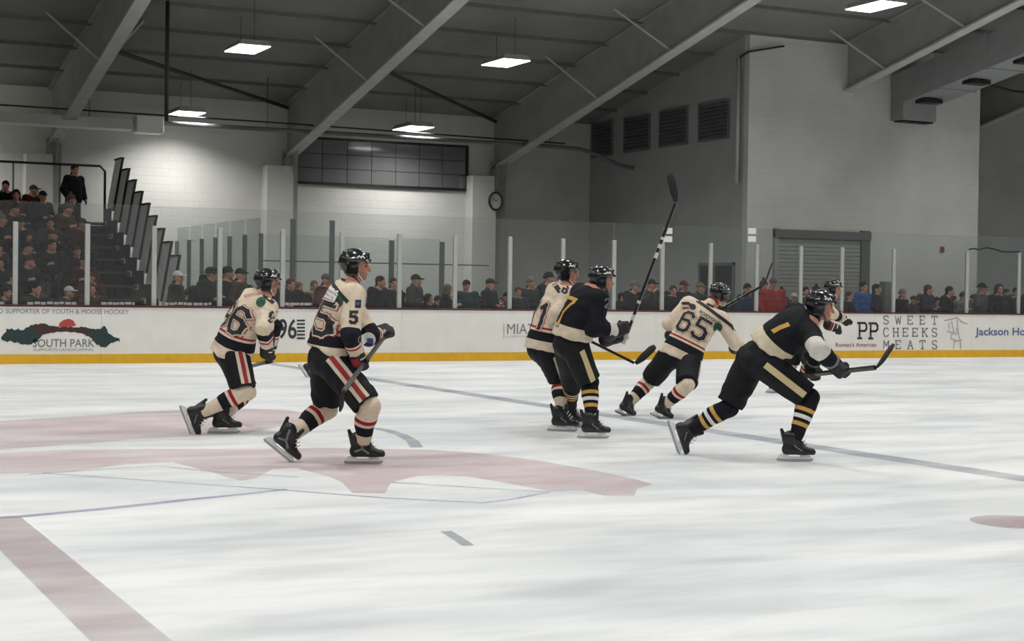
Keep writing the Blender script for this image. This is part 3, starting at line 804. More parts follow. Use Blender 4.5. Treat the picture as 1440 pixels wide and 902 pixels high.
# roller shutter
sx0, sx1, sz = 23.2, 26.05, 3.04
sh = tag(box('door_2', (sx0, BLKY - .215, 0), (sx1, BLKY - .2, sz), 'shutter_frame'), 'grey roller shutter in the projecting wall', kind='structure')
for k in range(28):
    z = .06 + k * .1
    V, F = bevel_box_vf((sx0 + .06, BLKY - .25, z), (sx1 - .22, BLKY - .215, z + .094), .012); wobj('slat', V, F, 'shutter', sh, smooth=False)
box('shutter_frame', (sx0 - .06, BLKY - .3, 0), (sx0 + .06, BLKY - .2, sz + .08), 'shutter', sh)
box('shutter_frame', (sx1 - .22, BLKY - .3, 0), (sx1 + .05, BLKY - .2, sz + .08), 'shutter_frame', sh)
box('shutter_head', (sx0 - .06, BLKY - .34, sz - .16), (sx1 + .05, BLKY - .2, sz + .04), 'shutter_frame', sh)
# duct under the roof on the right
du = thing('air_duct', 'long grey rectangular air duct sloping under the roof at the right', 'duct', (27.3, 30, 6.2))
dz = lambda y: 6.30 + .17 * (32.4 - y)
for i, (a, b) in enumerate(((32.3, 30.6), (30.6, 28.9), (28.9, 27.2), (27.2, 25.5), (25.5, 23.8))):
    V, F = obox_vf((27.3, a, dz(a) + .42), (27.3, b + .02, dz(b) + .42), 1.15, .8); wobj('duct_section', V, F, 'duct_metal', du, smooth=False)
    V, F = obox_vf((27.3, b + .04, dz(b) + .42), (27.3, b - .04, dz(b) + .43), 1.22, .88); wobj('duct_flange', V, F, 'duct_metal', du, smooth=False)
    V, F = bevel_box_vf((26.9, (a + b) / 2 - .18, dz((a + b) / 2) - .09), (27.5, (a + b) / 2 + .18, dz((a + b) / 2) + .01), .01); wobj('register', V, F, 'black_metal', du, smooth=False)
box('duct_drop', (26.75, 31.9, 5.98), (27.85, 32.38, 6.6), 'duct_metal', du, .02)
for k in range(3): box('register', (26.8 + .36 * k, 32.0, 5.94), (27.1 + .36 * k, 32.3, 5.98), 'black_metal', du)
tag(tube('cable', [atY(x, y, 31.0) for x, y in ((1364, 110), (1382, 116), (1402, 122), (1424, 128), (1450, 131))], .03, 'black_metal'), 'black cable hanging below the air duct at the right', 'cable')
gpst = atY(1247, 396, BY + 1.3)
tag(box('utility_post', (gpst[0] - .12, BY + 1.2, 0), (gpst[0] + .12, BY + 1.45, gpst[2]), 'dark_post', None, .02), 'square grey post among the crowd right of the blue jacket', 'post')

# ------------------------------------------------------------------ bleachers
RISE, TREAD, BX = .294, .665, 8.0
RY = lambda i: 32.0 + TREAD * i
FZ = lambda i: .16 + RISE * i
bl = thing('bleachers', 'dark telescopic bleachers with stepped grey end panels', 'bleachers', (BX, 32, 0))
BL0 = -2.0
for i in range(9):
    y, z = RY(i), FZ(i)
    box('foot_board', (BL0, y - .05, z - .04), (BX - .1, y + TREAD - .08, z), 'bleacher_plank', bl)
    box('riser', (BL0, y + TREAD - .1, z - .04), (BX - .1, y + TREAD - .07, z + RISE), 'bleacher_dark', bl)
    box('seat_board', (BL0, y + .28, z + .36), (BX - .12, y + .60, z + .42), 'bleacher_plank', bl, .01)
    for x in np.arange(BL0 + .4, BX, 1.5): box('seat_bracket', (x, y + .38, z), (x + .05, y + .5, z + .36), 'bleacher_dark', bl)
    # end panel, leaning out a little
    zt = 2.06 + RISE * i; zb = zt - 1.22
    V, F = extrude_vf([(BX - .10, y - .16, zb), (BX - .10, y + .50, zb), (BX + .10, y + .50, zt), (BX + .10, y - .16, zt)], (1, 0, 0), .05); wobj('end_panel', V, F, 'bleacher_panel', bl, smooth=False)
    box('panel_cap', (BX + .08, y - .18, zt), (BX + .17, y + .52, zt + .035), 'bleacher_dark', bl)
    wobj('panel_edge', *obox_vf((BX - .07, y - .19, zb), (BX + .13, y - .19, zt), .05, .05, (0, 1, 0)), 'bleacher_dark', bl, smooth=False)
    box('end_cap', (BX - .16, y + .26, z + .32), (BX - .02, y + .62, z + .44), 'white_plastic', bl, .01)
    box('side_skirt', (BX - .13, y - .05, 0), (BX - .09, y + TREAD - .052, z + .74), 'bleacher_dark', bl)
    box('aisle_step', (BX - 1.15, y - .03, z - .12), (BX - .35, y + .03, z - .07), 'white_plastic' if i % 2 else 'bleacher_panel', bl)
yt = RY(8) + TREAD
box('back_panel', (BL0, yt, FZ(8) - .5), (BX, yt + .05, FZ(8) + .35), 'bleacher_dark', bl)
zr = 4.28
for (a, b) in ((BL0, 4.45), (4.75, 7.9)):
    pts = [(a, yt, FZ(8) + .3), (a, yt, zr - .12), (a + .12, yt, zr), (b - .12, yt, zr), (b, yt, zr - .12), (b, yt, FZ(8) + .3)]
    wobj('guard_rail', *tube_vf(pts, .032, 6), 'black_metal', bl)
    for x in np.linspace(a, b, 4)[1:-1]: wobj('rail_post', *tube_vf([(x, yt, FZ(8) + .3), (x, yt, zr)], .02, 5), 'dark_post', bl)

# ================================================================== PEOPLE ON THE ICE
RH = _r0; FH = np.array([math.sin(YAW), math.cos(YAW), 0]); UZ = np.array([0, 0, 1.0])
def cvec(v): return nrm(v[0] * RH + v[1] * UZ + v[2] * FH)
def basis(fwd, up):
    """rows: right, forward, up"""
    up = nrm(up); f = np.asarray(fwd, float); f = nrm(f - up * (f @ up)); r = np.cross(f, up); return np.array([r, f, up])
def head_ops(c, M, neck, hair=False):
    g = lambda r, f, u: c + r * M[0] + f * M[1] + u * M[2]
    ops = [U(ell(g(0, -.012, .03), (.074, .094, .09), M)), U(ell(g(0, .034, -.04), (.056, .058, .074), M), .03), U(rcone(g(0, .066, -.092), g(0, .06, -.088), .026, .026), .02),
           U(rcone(g(-.034, .078, .024), g(.034, .078, .024), .014, .014), .012), U(rcone(g(0, .088, .012), g(0, .112, -.03), .009, .015), .008),
           U(ell(g(.040, .058, -.03), (.022, .02, .022), M), .015), U(ell(g(-.040, .058, -.03), (.022, .02, .022), M), .015),
           U(rcone(g(-.018, .086, -.062), g(.018, .086, -.062), .009, .009), .008)]
    for s in (-1, 1):
        ops.append(Sb(ell(g(s * .031, .1, .002), (.014, .016, .009), M), .008))
        ops.append(U(ell(g(s * .077, -.008, -.008), (.011, .022, .032), M), .006))
    ops.append(U(rcone(g(0, -.02, -.06), neck, .056, .064), .03))
    return ops
def face_tint(V, c, M, beard=0.0):
    q = (V - c) @ M.T; col = np.ones((len(V), 4))
    col[:, :3] = 1
    def paint(mask, rgb): col[mask, :3] = rgb
    cheek = (q[:, 1] > .05) & (np.abs(q[:, 0]) > .02) & (q[:, 2] < -.015) & (q[:, 2] > -.05); paint(cheek, (1.0, .82, .80))
    if beard > 0: paint((q[:, 1] > .02) & (q[:, 2] < -.045) & (q[:, 2] > -.13) & (np.abs(q[:, 0]) < .075), (1 - .55 * beard, 1 - .6 * beard, 1 - .6 * beard))
    for s in (-1, 1):
        d = np.linalg.norm((q - [s * .031, .086, .002]) / [1.3, 2, .75], axis=1); paint(d < .0135, (.16, .14, .14))
        b = (np.abs(q[:, 0] - s * .032) < .022) & (np.abs(q[:, 2] - .024) < .007) & (q[:, 1] > .05); paint(b, (.35, .28, .25))
    paint((np.abs(q[:, 0]) < .026) & (np.abs(q[:, 2] + .062) < .009) & (q[:, 1] > .06), (.72, .45, .45))
    return col
def hand_ops(w, d, n, s, grip=1.0, r=.0095, k=.012, fist=True):
    """hand from wrist w along d; n = palm side, s = across the knuckles towards the thumb"""
    d = nrm(d); n = nrm(n - d * (n @ d)); s = nrm(s - d * (s @ d) - n * (s @ n)); M = np.array([s, d, n])
    ops = [U(rbox(w + d * .05, (.04, .052, .016), .014, M), .015)]
    for i, (o, L) in enumerate(((.030, .070), (.010, .078), (-.010, .072), (-.029, .058))):
        a = w + d * .095 + s * o; b = a + nrm(d + n * .35 * grip) * L * .42; c = b + nrm(d * (1 - 1.1 * grip) + n * 1.0 * grip) * L * .33; e = c + nrm(-d * .9 * grip + n * .45 * grip + d * (1 - grip)) * L * .3
        ops += [U(rcone(a, b, r * 1.1, r), k * .5), U(rcone(b, c, r, r * .95), .004), U(rcone(c, e, r * .95, r * .85), .004)]
    a = w + d * .03 + s * .036; b = a + nrm(d * .7 + s * .6 + n * .5) * .042; c = b + nrm(d * .6 - s * .5 * grip + n * .8) * .034
    ops += [U(rcone(a, b, r * 1.3, r * 1.15), k), U(rcone(b, c, r * 1.15, r), .004)]
    return ops

DIG = {'5': [(.58, 1), (.06, 1), (.06, .57), (.44, .57), (.58, .44), (.58, .14), (.44, 0), (.16, 0), (.04, .12)],
       '6': [(.58, .86), (.44, 1), (.18, 1), (.04, .86), (.04, .14), (.18, 0), (.44, 0), (.58, .14), (.58, .43), (.44, .57), (.04, .57)],
       '7': [(.02, .86), (.02, 1), (.58, 1), (.58, .88), (.26, .42), (.26, 0)], '1': [(.12, .84), (.32, 1), (.32, 0)],
       '2': [(.04, .84), (.18, 1), (.44, 1), (.58, .86), (.58, .62), (.04, .12), (.04, 0), (.58, 0)]}
DIG['9'] = [(.62 - x, 1 - y) for x, y in DIG['6']]
def stroke2d(P, w):
    P = np.array(P, float); V = []; F = []
    for i in range(len(P) - 1):
        a, b = P[i], P[i + 1]; d = nrm(b - a); n = np.array([-d[1], d[0]]) * w / 2
        a = a - d * w * .42; b = b + d * w * .42; L = np.linalg.norm(b - a); m = max(1, int(L / .022))
        for k in range(m):
            p = a + (b - a) * k / m; q = a + (b - a) * (k + 1) / m; j = len(V)
            V += [p - n, q - n, q + n, p + n, p, q]; F += [(j, j + 1, j + 5, j + 4), (j + 4, j + 5, j + 2, j + 3)]
    return V, F
def grid2d(x0, x1, y0, y1, step=.02, fn=None):
    nx = max(1, int((x1 - x0) / step)); ny = max(1, int((y1 - y0) / step)); V = []; F = []
    for j in range(ny + 1):
        for i in range(nx + 1): V.append((x0 + (x1 - x0) * i / nx, y0 + (y1 - y0) * j / ny))
    for j in range(ny):
        for i in range(nx):
            a = j * (nx + 1) + i; f = (a, a + 1, a + nx + 2, a + nx + 1)
            if fn is None or fn(*(np.mean([V[k] for k in f], axis=0))): F.append(f)
    return V, F
def disc2d(cx, cy, r, n=20):
    V = [(cx, cy)] + [(cx + r * math.cos(2 * math.pi * k / n), cy + r * math.sin(2 * math.pi * k / n)) for k in range(n)]
    V += [(cx + .5 * r * math.cos(2 * math.pi * k / n), cy + .5 * r * math.sin(2 * math.pi * k / n)) for k in range(n)]
    F = [(0, n + 1 + k, n + 1 + (k + 1) % n) for k in range(n)] + [(n + 1 + k, 1 + k, 1 + (k + 1) % n, n + 1 + (k + 1) % n) for k in range(n)]
    return V, F
def project(name, layers, O, Ux, Vx, bvh, parent, eps0=.004, label=None):
    """flat print laid on cloth: 2D layers (V2,F,mat) cast on the surface"""
    Ux = nrm(Ux); Vx = np.asarray(Vx, float); Vx = nrm(Vx - Ux * (Vx @ Ux)); N = np.cross(Ux, Vx)
    AV = []; AF = []; fm = []; mats = []
    for li, (V2, F2, m) in enumerate(layers):
        if m not in mats: mats.append(m)
        idx = []
        for (a, b) in V2:
            P = O + Ux * a + Vx * b
            h = bvh.ray_cast(Vector(P + N * .45), Vector(-N), .75)
            if h[0] is None or h[1].dot(Vector(N)) < .12: idx.append(-1)
            else:
                idx.append(len(AV)); AV.append(np.array(h[0]) + np.array(h[1]) * (eps0 + .0018 * li))
        for f in F2:
            g = [idx[k] for k in f]
            if min(g) < 0: continue
            n = np.cross(AV[g[1]] - AV[g[0]], AV[g[2]] - AV[g[0]])
            AF.append(g if n @ N > 0 else g[::-1]); fm.append(mats.index(m))
    if not AF: print('NO PRINT', name); return None
    o = wobj(name, AV, AF, mats, parent, fmat=fm)
    if label: o['label'] = label
    return o
def number_layers(txt, h, cols, sw=.20):
    L = []
    sc = h; gap = .86 * sc; tot = gap * (len(txt) - 1) + .62 * sc
    for wf, m in cols:
        V = []; F = []
        for i, ch in enumerate(txt):
            v, f = stroke2d([(x * sc + i * gap - tot / 2, y * sc) for x, y in DIG[ch]], wf * sc); k = len(V); V += v; F += [tuple(q + k for q in g) for g in f]
        L.append((V, F, m))
    return L
def text_layer(s, w, h, m, bold=0.0):
    V, F = text_vf(s, bold); return ([((v[0] - .5) * w, v[1] * h) for v in V], F, m)

banded('jersey_cream', CREAM, [('torso', .105, .20, NAVY), ('torso', .225, .245, RED), ('sleeve', .145, .235, NAVY), ('sleeve', .10, .12, RED)])
banded('jersey_black', srgb(22, 23, 29), [('torso', -.1, .115, srgb(206, 192, 166)), ('sleeve', -.1, .11, srgb(206, 202, 194))])
banded('jersey_black_stride', srgb(22, 23, 29), [('torso', -.1, .078, srgb(206, 192, 166)), ('sleeve', .22, .37, srgb(206, 202, 194)), ('sleeve', .045, .075, srgb(120, 122, 128))])
banded('sock_cream', CREAM, [('shin', .10, .135, RED), ('shin', .165, .255, NAVY)])
banded('sock_black', srgb(22, 23, 29), [('shin', .10, .135, GOLD), ('shin', .165, .20, WHITE), ('shin', .23, .265, GOLD)])

def skate_part(A, M, parent, trim):
    """A ankle, M rows right/forward/up"""
    g = lambda r, f, u: A + r * M[0] + f * M[1] + u * M[2]
    foot = plane(g(0, 0, -.098), -M[2])
    ops = [U(rcone(g(0, -.060, -.060), g(0, .08, -.068), .041, .041)), U(rcone(g(0, .08, -.068), g(0, .155, -.074), .042, .034), .02), U(rcone(g(0, -.045, -.04), g(0, -.038, .060), .046, .050), .03),
           U(rcone(g(0, .07, -.045), g(0, .005, .05), .035, .042), .03), U(rcone(g(0, -.078, .02), g(0, -.108, .115), .022, .015), .02), U(rcone(g(0, .04, .03), g(0, .052, .112), .024, .018), .02), In(foot, .004)]
    V, F = sdf_mesh(ops, .0105)
    sk = wobj('skate', V, F, 'boot_black', parent)
    up = M[2]; thick = .011
    def plate(name, poly, t, m):
        P = [g(-t / 2, f, u) for f, u in poly]; v, f = extrude_vf(P, M[0], t); return wobj(name, v, f, m, sk, smooth=False)
    plate('blade_holder', [(-.135, -.134), (.15, -.134), (.15, -.12), (.125, -.093), (.045, -.093), (.06, -.116), (-.055, -.116), (-.035, -.093), (-.11, -.093), (-.135, -.115)], .026, 'white_plastic')
    plate('blade', [(-.15, -.146), (-.13, -.155), (.145, -.155), (.172, -.14), (.165, -.128), (-.14, -.128)], .006, 'blade_steel')
    parts = []
    for k in range(5):
        t = k / 4; c = np.array([.075 - .075 * t, -.022 + .10 * t])
        nn = .046
        parts.append(tube_vf([g(-.028, c[0] + .022, c[1] - .004), g(0, c[0] + nn * .86, c[1] + nn * .55), g(.028, c[0] + .022, c[1] - .004)], .0045, 5))
    v, f, _ = join_vf(parts); wobj('laces', v, f, 'white_plastic', sk)
    bv = BVHTree.FromPolygons([Vector(x) for x in V], [tuple(x) for x in F])
    for s in (-1, 1):
        L = [(*stroke2d([(-.03, .055), (.0, -.03), (.05, -.065)], .018), 'boot_trim'), (*stroke2d([(.0, -.03), (-.055, -.05)], .016), 'boot_trim')] if trim else [(*stroke2d([(.0, -.02), (.06, -.06)], .01), 'boot_trim')]
        project('boot_stripe', L, A, M[1] * -s, M[2], bv, sk, .002)
    return sk

def player(sp):
    D0 = sp['dep']; J = lambda x, y, d=0.0: atD(x, y, D0 + d)
    pel = J(*sp['pelvis']); neck = J(*sp['neck'])
    th = math.radians(sp['face']); f0 = RH * math.cos(th) + FH * math.sin(th)
    up = nrm(neck - pel); M = basis(f0, up); R_, F_, U_ = M
    Mp = basis(RH * math.cos(math.radians(sp.get('hipface', sp['face']))) + FH * math.sin(math.radians(sp.get('hipface', sp['face']))), nrm(up + UZ * .6))
    sw = sp.get('sw', .185)
    sh = {'R': neck + R_ * sw - U_ * .055 + np.array(sp.get('shR', (0, 0, 0))), 'L': neck - R_ * sw - U_ * .055}
    hip = {'R': pel + Mp[0] * .10 - Mp[2] * .03, 'L': pel - Mp[0] * .10 - Mp[2] * .03}
    # skates and ankles
    ank = {}; SM = {}
    for s in 'RL':
        k = sp['skate' + s]
        if k[0] == 'g':
            G0 = ground(*k[1]); fw = nrm(RH * k[2][0] + FH * k[2][1]); lean = k[3] if len(k) > 3 else (0, 0)
            uv = nrm(UZ + RH * lean[0] + FH * lean[1]); SM[s] = basis(fw, uv); ank[s] = G0 + SM[s][2] * .155 + UZ * .003
        else:
            fw = cvec(k[2]); SM[s] = basis(fw, cvec(k[3])); ank[s] = J(*k[1])
    def bend(a, b, px, La, Lb, pref):
        best = None
        for d in np.arange(-.7, .71, .01):
            p = J(px[0], px[1], d); e = (np.linalg.norm(p - a) - La) ** 2 + (np.linalg.norm(p - b) - Lb) ** 2 - .012 * ((p - (a + b) / 2) @ pref)
            if best is None or e < best[0]: best = (e, p)
        return best[1]
    knee = {s: bend(hip[s], ank[s], sp['knee' + s], .44, .42, nrm(F_ + .2 * UZ)) for s in 'RL'}
    wr = {s: J(*sp['wrist' + s]) for s in 'RL'}; hd = {s: J(*sp['hand' + s]) for s in 'RL'}
    elb = {s: bend(sh[s], wr[s], sp['elbow' + s], .30, .25, nrm(-F_ * .6 + (R_ if s == 'R' else -R_) * .6)) for s in 'RL'}
    hc = J(*sp['head']); hth = math.radians(sp['look'][0]); hp = math.radians(sp['look'][1])
    hf = (RH * math.cos(hth) + FH * math.sin(hth)) * math.cos(hp) + UZ * math.sin(hp)
    MH = basis(hf, nrm(UZ + up * .25 - hf * 0))
    if sp.get('dbg', True):
        print(sp['name'], 'torso %.2f' % np.linalg.norm(neck - pel), 'head %.2f' % np.linalg.norm(hc - neck), *['%s th%.2f sk%.2f ua%.2f fa%.2f' % (s, np.linalg.norm(hip[s] - knee[s]), np.linalg.norm(knee[s] - ank[s]), np.linalg.norm(sh[s] - elb[s]), np.linalg.norm(elb[s] - wr[s])) for s in 'RL'])
    base = (ank['R'] + ank['L']) / 2; base[2] = 0
    t = thing('person', sp['label'], 'person', base, sp['group'])
    white = sp['team'] == 'cream'
    # spine curve
    ctrl = (pel + neck) / 2 - F_ * sp.get('hunch', .05)
    def spine(u): return (1 - u) ** 2 * pel + 2 * u * (1 - u) * ctrl + u * u * neck
    def spm(u):
        d = nrm(2 * (1 - u) * (ctrl - pel) + 2 * u * (neck - ctrl)); r = nrm(Mp[0] * (1 - u) + R_ * u); f = nrm(np.cross(d, r)); r = np.cross(f, d); return np.array([r, f, d])
    # --- body: one continuous surface
    ops = head_ops(hc, MH, neck - U_ * .02)
    for u in (.0, .25, .5, .75, .92): ops.append(U(ell(spine(u), (.135 + .02 * u, .095, .11), spm(u)), .05))
    ops.append(U(rcone(sh['R'], sh['L'], .055, .055), .05))
    for s in 'RL':
        ops += [U(rcone(hip[s], knee[s], .085, .06), .05), U(rcone(knee[s], ank[s], .056, .032), .02), U(rcone(ank[s] - SM[s][2] * .02, ank[s] + SM[s][1] * .10 - SM[s][2] * .066, .028, .022), .02)]
        ops += [U(rcone(sh[s], elb[s], .052, .042), .03), U(rcone(elb[s], wr[s], .040, .030), .02)]
        sv = sp.get('grip' + s); dv = nrm(hd[s] - wr[s]); ax = cvec(sv) if sv else U_
        nn = np.cross(dv, ax); nn = nn if nn @ F_ > 0 else -nn
        ops += hand_ops(wr[s], dv, nn, ax, 1.0)
    V, F = sdf_mesh(ops, .0130)
    wobj('body', V, F, 'skin', t, colors={'face': face_tint(V, hc, MH, sp.get('beard', .3))})
    # --- jersey
    prof = [(-.32, .262, .200), (-.14, .256, .200), (.04, .243, .192), (.22, .226, .178), (.42, .222, .172), (.62, .225, .165), (.8, .200, .142)]
    tors = []
    for u, wd, dp in prof:
        c = spine(u) if u >= 0 else pel + u * .6 * spm(0)[2]
        tors.append(U(ell(c, (wd, dp, .12), spm(max(u, 0))), .07))
    hem = pel - spm(0)[2] * sp.get('hem', .075)
    hemn = spm(0)[2]
    tors.append(In(plane(hem, -(hemn + F_ * sp.get('hemtilt', 0))), .008))
    tors.append(('w', wrinkle(.006, 13, sp['seed']), 0))
    tors.append(U(rcone(sh['R'] - U_ * .01, sh['L'] - U_ * .01, .088, .088), .07))
    tors.append(U(rcone(neck - U_ * .05, neck + (hc - neck) * .24, .105, .074), .05))
    arm = []
    for s in 'RL':
        dv = nrm(wr[s] - elb[s])
        arm += [U(rcone(sh[s] - U_ * .01, elb[s], .092, .078), .05), U(rcone(elb[s], wr[s] - dv * .055, .080, .068), .03)]
    arm.append(('w', wrinkle(.005, 20, sp['seed'] + 1), 0))
    def jf(P): return smin(evaluate(tors, P), evaluate(arm, P), .045)
    allb = [f.bb for op, f, k in tors + arm if op == 'u']
    jf.bb = (np.min([b[0] for b in allb], 0), np.max([b[1] for b in allb], 0))
    V, F = sdf_mesh([U(jf)], .0125)
    dt = evaluate(tors, V); da = evaluate(arm, V)
    ta = np.where(dt <= da + .01, (V - hem) @ hemn, .9)
    sl = np.full(len(V), .9)
    for s in 'RL':
        e, wv = elb[s], wr[s]; d = nrm(wv - e); L = np.linalg.norm(wv - e); x = (wv - V) @ d
        fa = rcone(e, wv, .078, .064)(V); ua = rcone(e, sh[s], .078, .092)(V)
        wt = 1 / (1 + np.exp(-np.clip((fa - ua) / .012, -30, 30)))
        x = (1 - wt) * np.minimum(x, L) + wt * (L + np.maximum(0, (V - e) @ nrm(sh[s] - e)))
        sl = np.where((np.minimum(fa, ua) < .03) & (da < dt + .01), x, sl)
    jer = wobj('jersey', V, F, sp['jersey'], t, attrs={'torso': ta, 'sleeve': sl})
    bj = BVHTree.FromPolygons([Vector(x) for x in V], [tuple(int(i) for i in x) for x in F])
    chest = spine(.5)
    nd = nrm(hc - neck); nf = nrm(F_ - nd * (F_ @ nd)); nr = np.cross(nf, nd)
    cring = [neck + (hc - neck) * .40 + .066 * (math.cos(a) * nr + math.sin(a) * nf) - nd * .03 * math.sin(a) for a in np.linspace(0, 2 * math.pi, 21)]
    wobj('collar', *tube_vf(cring, .015, 6, False), 'print_red' if white else 'print_black', jer)
    fr = dict(chest=chest, R=R_, F=F_, U=U_, sh=sh, elb=elb, wr=wr, neck=neck, hd=hd, pel=pel, t=t, D0=D0, J=J, hc=hc, MH=MH, hip=hip, knee=knee)
    if sp.get('number'):
        cols = [(.30, 'print_red'), (.255, 'print_cream'), (.17, 'print_black')] if white else [(.14, 'print_gold')]
        B = spine(.42) - F_ * .2
        numU = R_ * 1.0
        project('number', number_layers(sp['number'], sp.get('numh', .25), cols), B + U_ * sp.get('numup', -.10) + R_ * sp.get('numside', 0), numU, U_, bj, jer)
    if sp.get('prints'): sp['prints'](fr, bj, jer)
    # --- pants
    ops = [U(ell(pel + Mp[2] * .02, (.175, .14, .12), Mp)), U(ell(pel - Mp[2] * .07 - Mp[1] * .02, (.20, .155, .12), Mp), .05)]
    ops.append(U(ell(pel + spm(0)[2] * (.02 + max(0, -sp.get('hem', .075))), (.19, .15, .13), spm(0)), .05))
    for s in 'RL':
        d = nrm(knee[s] - hip[s]); end = knee[s] - d * .035
        ops.append(U(clipped(rcone(hip[s] - Mp[1] * .01 + d * .06, knee[s], .142, .120), plane(end, d)), .045))
    ops.append(('w', wrinkle(.004, 15, sp['seed'] + 2), 0))
    V, F = sdf_mesh(ops, .0125)
    pan = wobj('pants', V, F, 'pants_black', t)
    bp = BVHTree.FromPolygons([Vector(x) for x in V], [tuple(int(i) for i in x) for x in F])
    for s, sg in (('R', 1), ('L', -1)):
        d = nrm(knee[s] - hip[s]); L = np.linalg.norm(knee[s] - hip[s])
        out = Mp[0] * sg + Mp[1] * sp.get('stripefwd', .1); out = nrm(out - d * (out @ d))
        vx = -d; ux = nrm(np.cross(vx, out)); x0 = hip[s] + d * .02
        lay = [(*grid2d(-.05, .05, -L + .06, -.02, .025), 'print_cream'), (*grid2d(-.02, .02, -L + .06, -.02, .02), 'print_red')] if white else [(*grid2d(-.028, .028, -L + .07, -.02, .025), 'print_palegold')]
        project('side_stripe', lay, x0, ux, vx, bp, pan, .003)
    # --- socks, skates, gloves
    for s in 'RL':
        d = nrm(ank[s] - knee[s]); side = np.cross(d, F_)
        Ms = basis(F_, -d)
        ops = [U(rcone(knee[s], knee[s] + d * .12, .080, .078)), U(rcone(knee[s] + d * .1, ank[s], .078, .056), .03), U(ell(knee[s] + d * .15 - Ms[1] * .02, (.062, .072, .13), Ms), .03),
               U(ell(knee[s] + Ms[1] * .02, (.076, .076, .085), Ms), .03)]
        ops = ops + [In(plane(ank[s] - d * .03, d), .005), ('w', wrinkle(.003, 22, sp['seed'] + 3), 0)]
        V, F = sdf_mesh(ops, .0115)
        wobj('sock', V, F, 'sock_cream' if white else 'sock_black', t, attrs={'shin': (V - knee[s]) @ d})
        skate_part(ank[s], SM[s], t, sp.get('trim', False))
        dv = nrm(hd[s] - wr[s]); sv = sp.get('grip' + s); ax = cvec(sv) if sv else U_
        ax = nrm(ax - dv * (ax @ dv)); nn = np.cross(dv, ax); nn = nn if nn @ F_ > 0 else -nn
        Mg = np.array([ax, dv, nn]); wv = wr[s]
        ops = [U(rcone(wv - dv * .085, wv + dv * .0, .076, .062)), U(rbox(wv + dv * .045 - nn * .014, (.064, .068, .042), .03, Mg), .02), U(rbox(wv + dv * .04 - nn * .042, (.056, .054, .020), .016, Mg), .006)]
        ops += hand_ops(wv, dv, nn, ax, 1.0, .0175, .01)[1:]
        V, F = sdf_mesh(ops, .0095)
        gl = wobj('glove', V, F, 'glove_black', t)
        bg = BVHTree.FromPolygons([Vector(x) for x in V], [tuple(int(i) for i in x) for x in F])
        if white:
            cam_side = nrm(CAM - wv); ux = nrm(np.cross(dv, cam_side))
            project('cuff_band', [(*grid2d(-.06, .06, -.065, -.035, .02), 'glove_red'), (*grid2d(-.055, .055, -.022, -.008, .02), 'print_white'), *([(*grid2d(.0, .06, .015, .085, .015), 'glove_red')] if sp.get('trim') and sp.get('glovetext') != s else []), *([] if sp.get('glovetext') == s else [(*grid2d(-.06, -.008, .03, .042, .015), 'print_white')])], wv, ux, dv, bg, gl, .003)
        if sp.get('glovetext') == s:
            a_ = math.radians(42); ux = RH * math.cos(a_) + UZ * math.sin(a_); vx = -RH * math.sin(a_) + UZ * math.cos(a_)
            project('glove_lettering', [text_layer('BAUER', .088, .024, 'print_white', .01)], wv + dv * .045 - UZ * .012, ux, vx, bg, gl, .006)
    # --- helmet
    g = lambda r, f, u: hc + r * MH[0] + f * MH[1] + u * MH[2]
    shell = [U(ell(g(0, -.014, .030), (.111, .135, .116), MH)), In(plane(g(0, 0, .006), -MH[2] + MH[1] * .62), .01)]
    for s in (-1, 1):
        shell.append(U(rbox(g(s * .092, -.035, -.035), (.016, .05, .052), .012, MH), .015))
        shell.append(U(rcone(g(s * .038, .092, .10), g(s * .054, -.108, .102), .013, .015), .015))
        shell.append(U(rcone(g(s * .103, .062, .055), g(s * .107, -.075, .05), .009, .010), .012))
    shell.append(U(rcone(g(-.055, .108, .05), g(.055, .108, .05), .012, .012), .015))
    for a in (-.06, 0, .06): shell.append(Sb(rbox(g(a * .5, .02, .150), (.008, .03, .012), .005, MH), .004))
    shell.append(Sb(ell(g(0, .03, -.02), (.084, .1, .06), MH), .006))
    V, F = sdf_mesh(shell, .0095)
    hel = wobj('helmet', V, F, 'helmet_black', t)
    bh = BVHTree.FromPolygons([Vector(x) for x in V], [tuple(int(i) for i in x) for x in F])
    for s in (-1, 1):
        project('helmet_mark', [(*stroke2d([(-.03, .03), (-.015, .045), (0, .032), (.012, .046), (.028, .032)], .009), 'print_white'), (*stroke2d([(-.03, .004), (.035, .004)], .007), 'print_grey')],
                hc + MH[2] * .035 + MH[1] * .03, MH[1] * s, MH[2], bh, hel, .002)
    for s in (-1, 1):
        tube_pts = [g(s * .086, .0, -.03), g(s * .07, .03, -.085), g(s * .03, .062, -.118), g(0, .07, -.122)]
        v, f = tube_vf(tube_pts, .0055, 5); wobj('chin_strap', v, f, 'white_plastic' if sp.get('visor') or white else 'black_metal', hel)
    if sp.get('visor'):
        V = []; F = []; n = 14
        for j, (u, rr) in enumerate(((.035, .122), (-.005, .130), (-.05, .132))):
            for i in range(n + 1):
                a = math.radians(-68 + 136 * i / n); V.append(g(rr * .82 * math.sin(a), -.005 + rr * math.cos(a), u))
        for j in range(2):
            for i in range(n): q = j * (n + 1) + i; F.append((q, q + 1, q + n + 2, q + n + 1))
        wobj('visor', V, F, 'visor_clear', hel)
    return fr

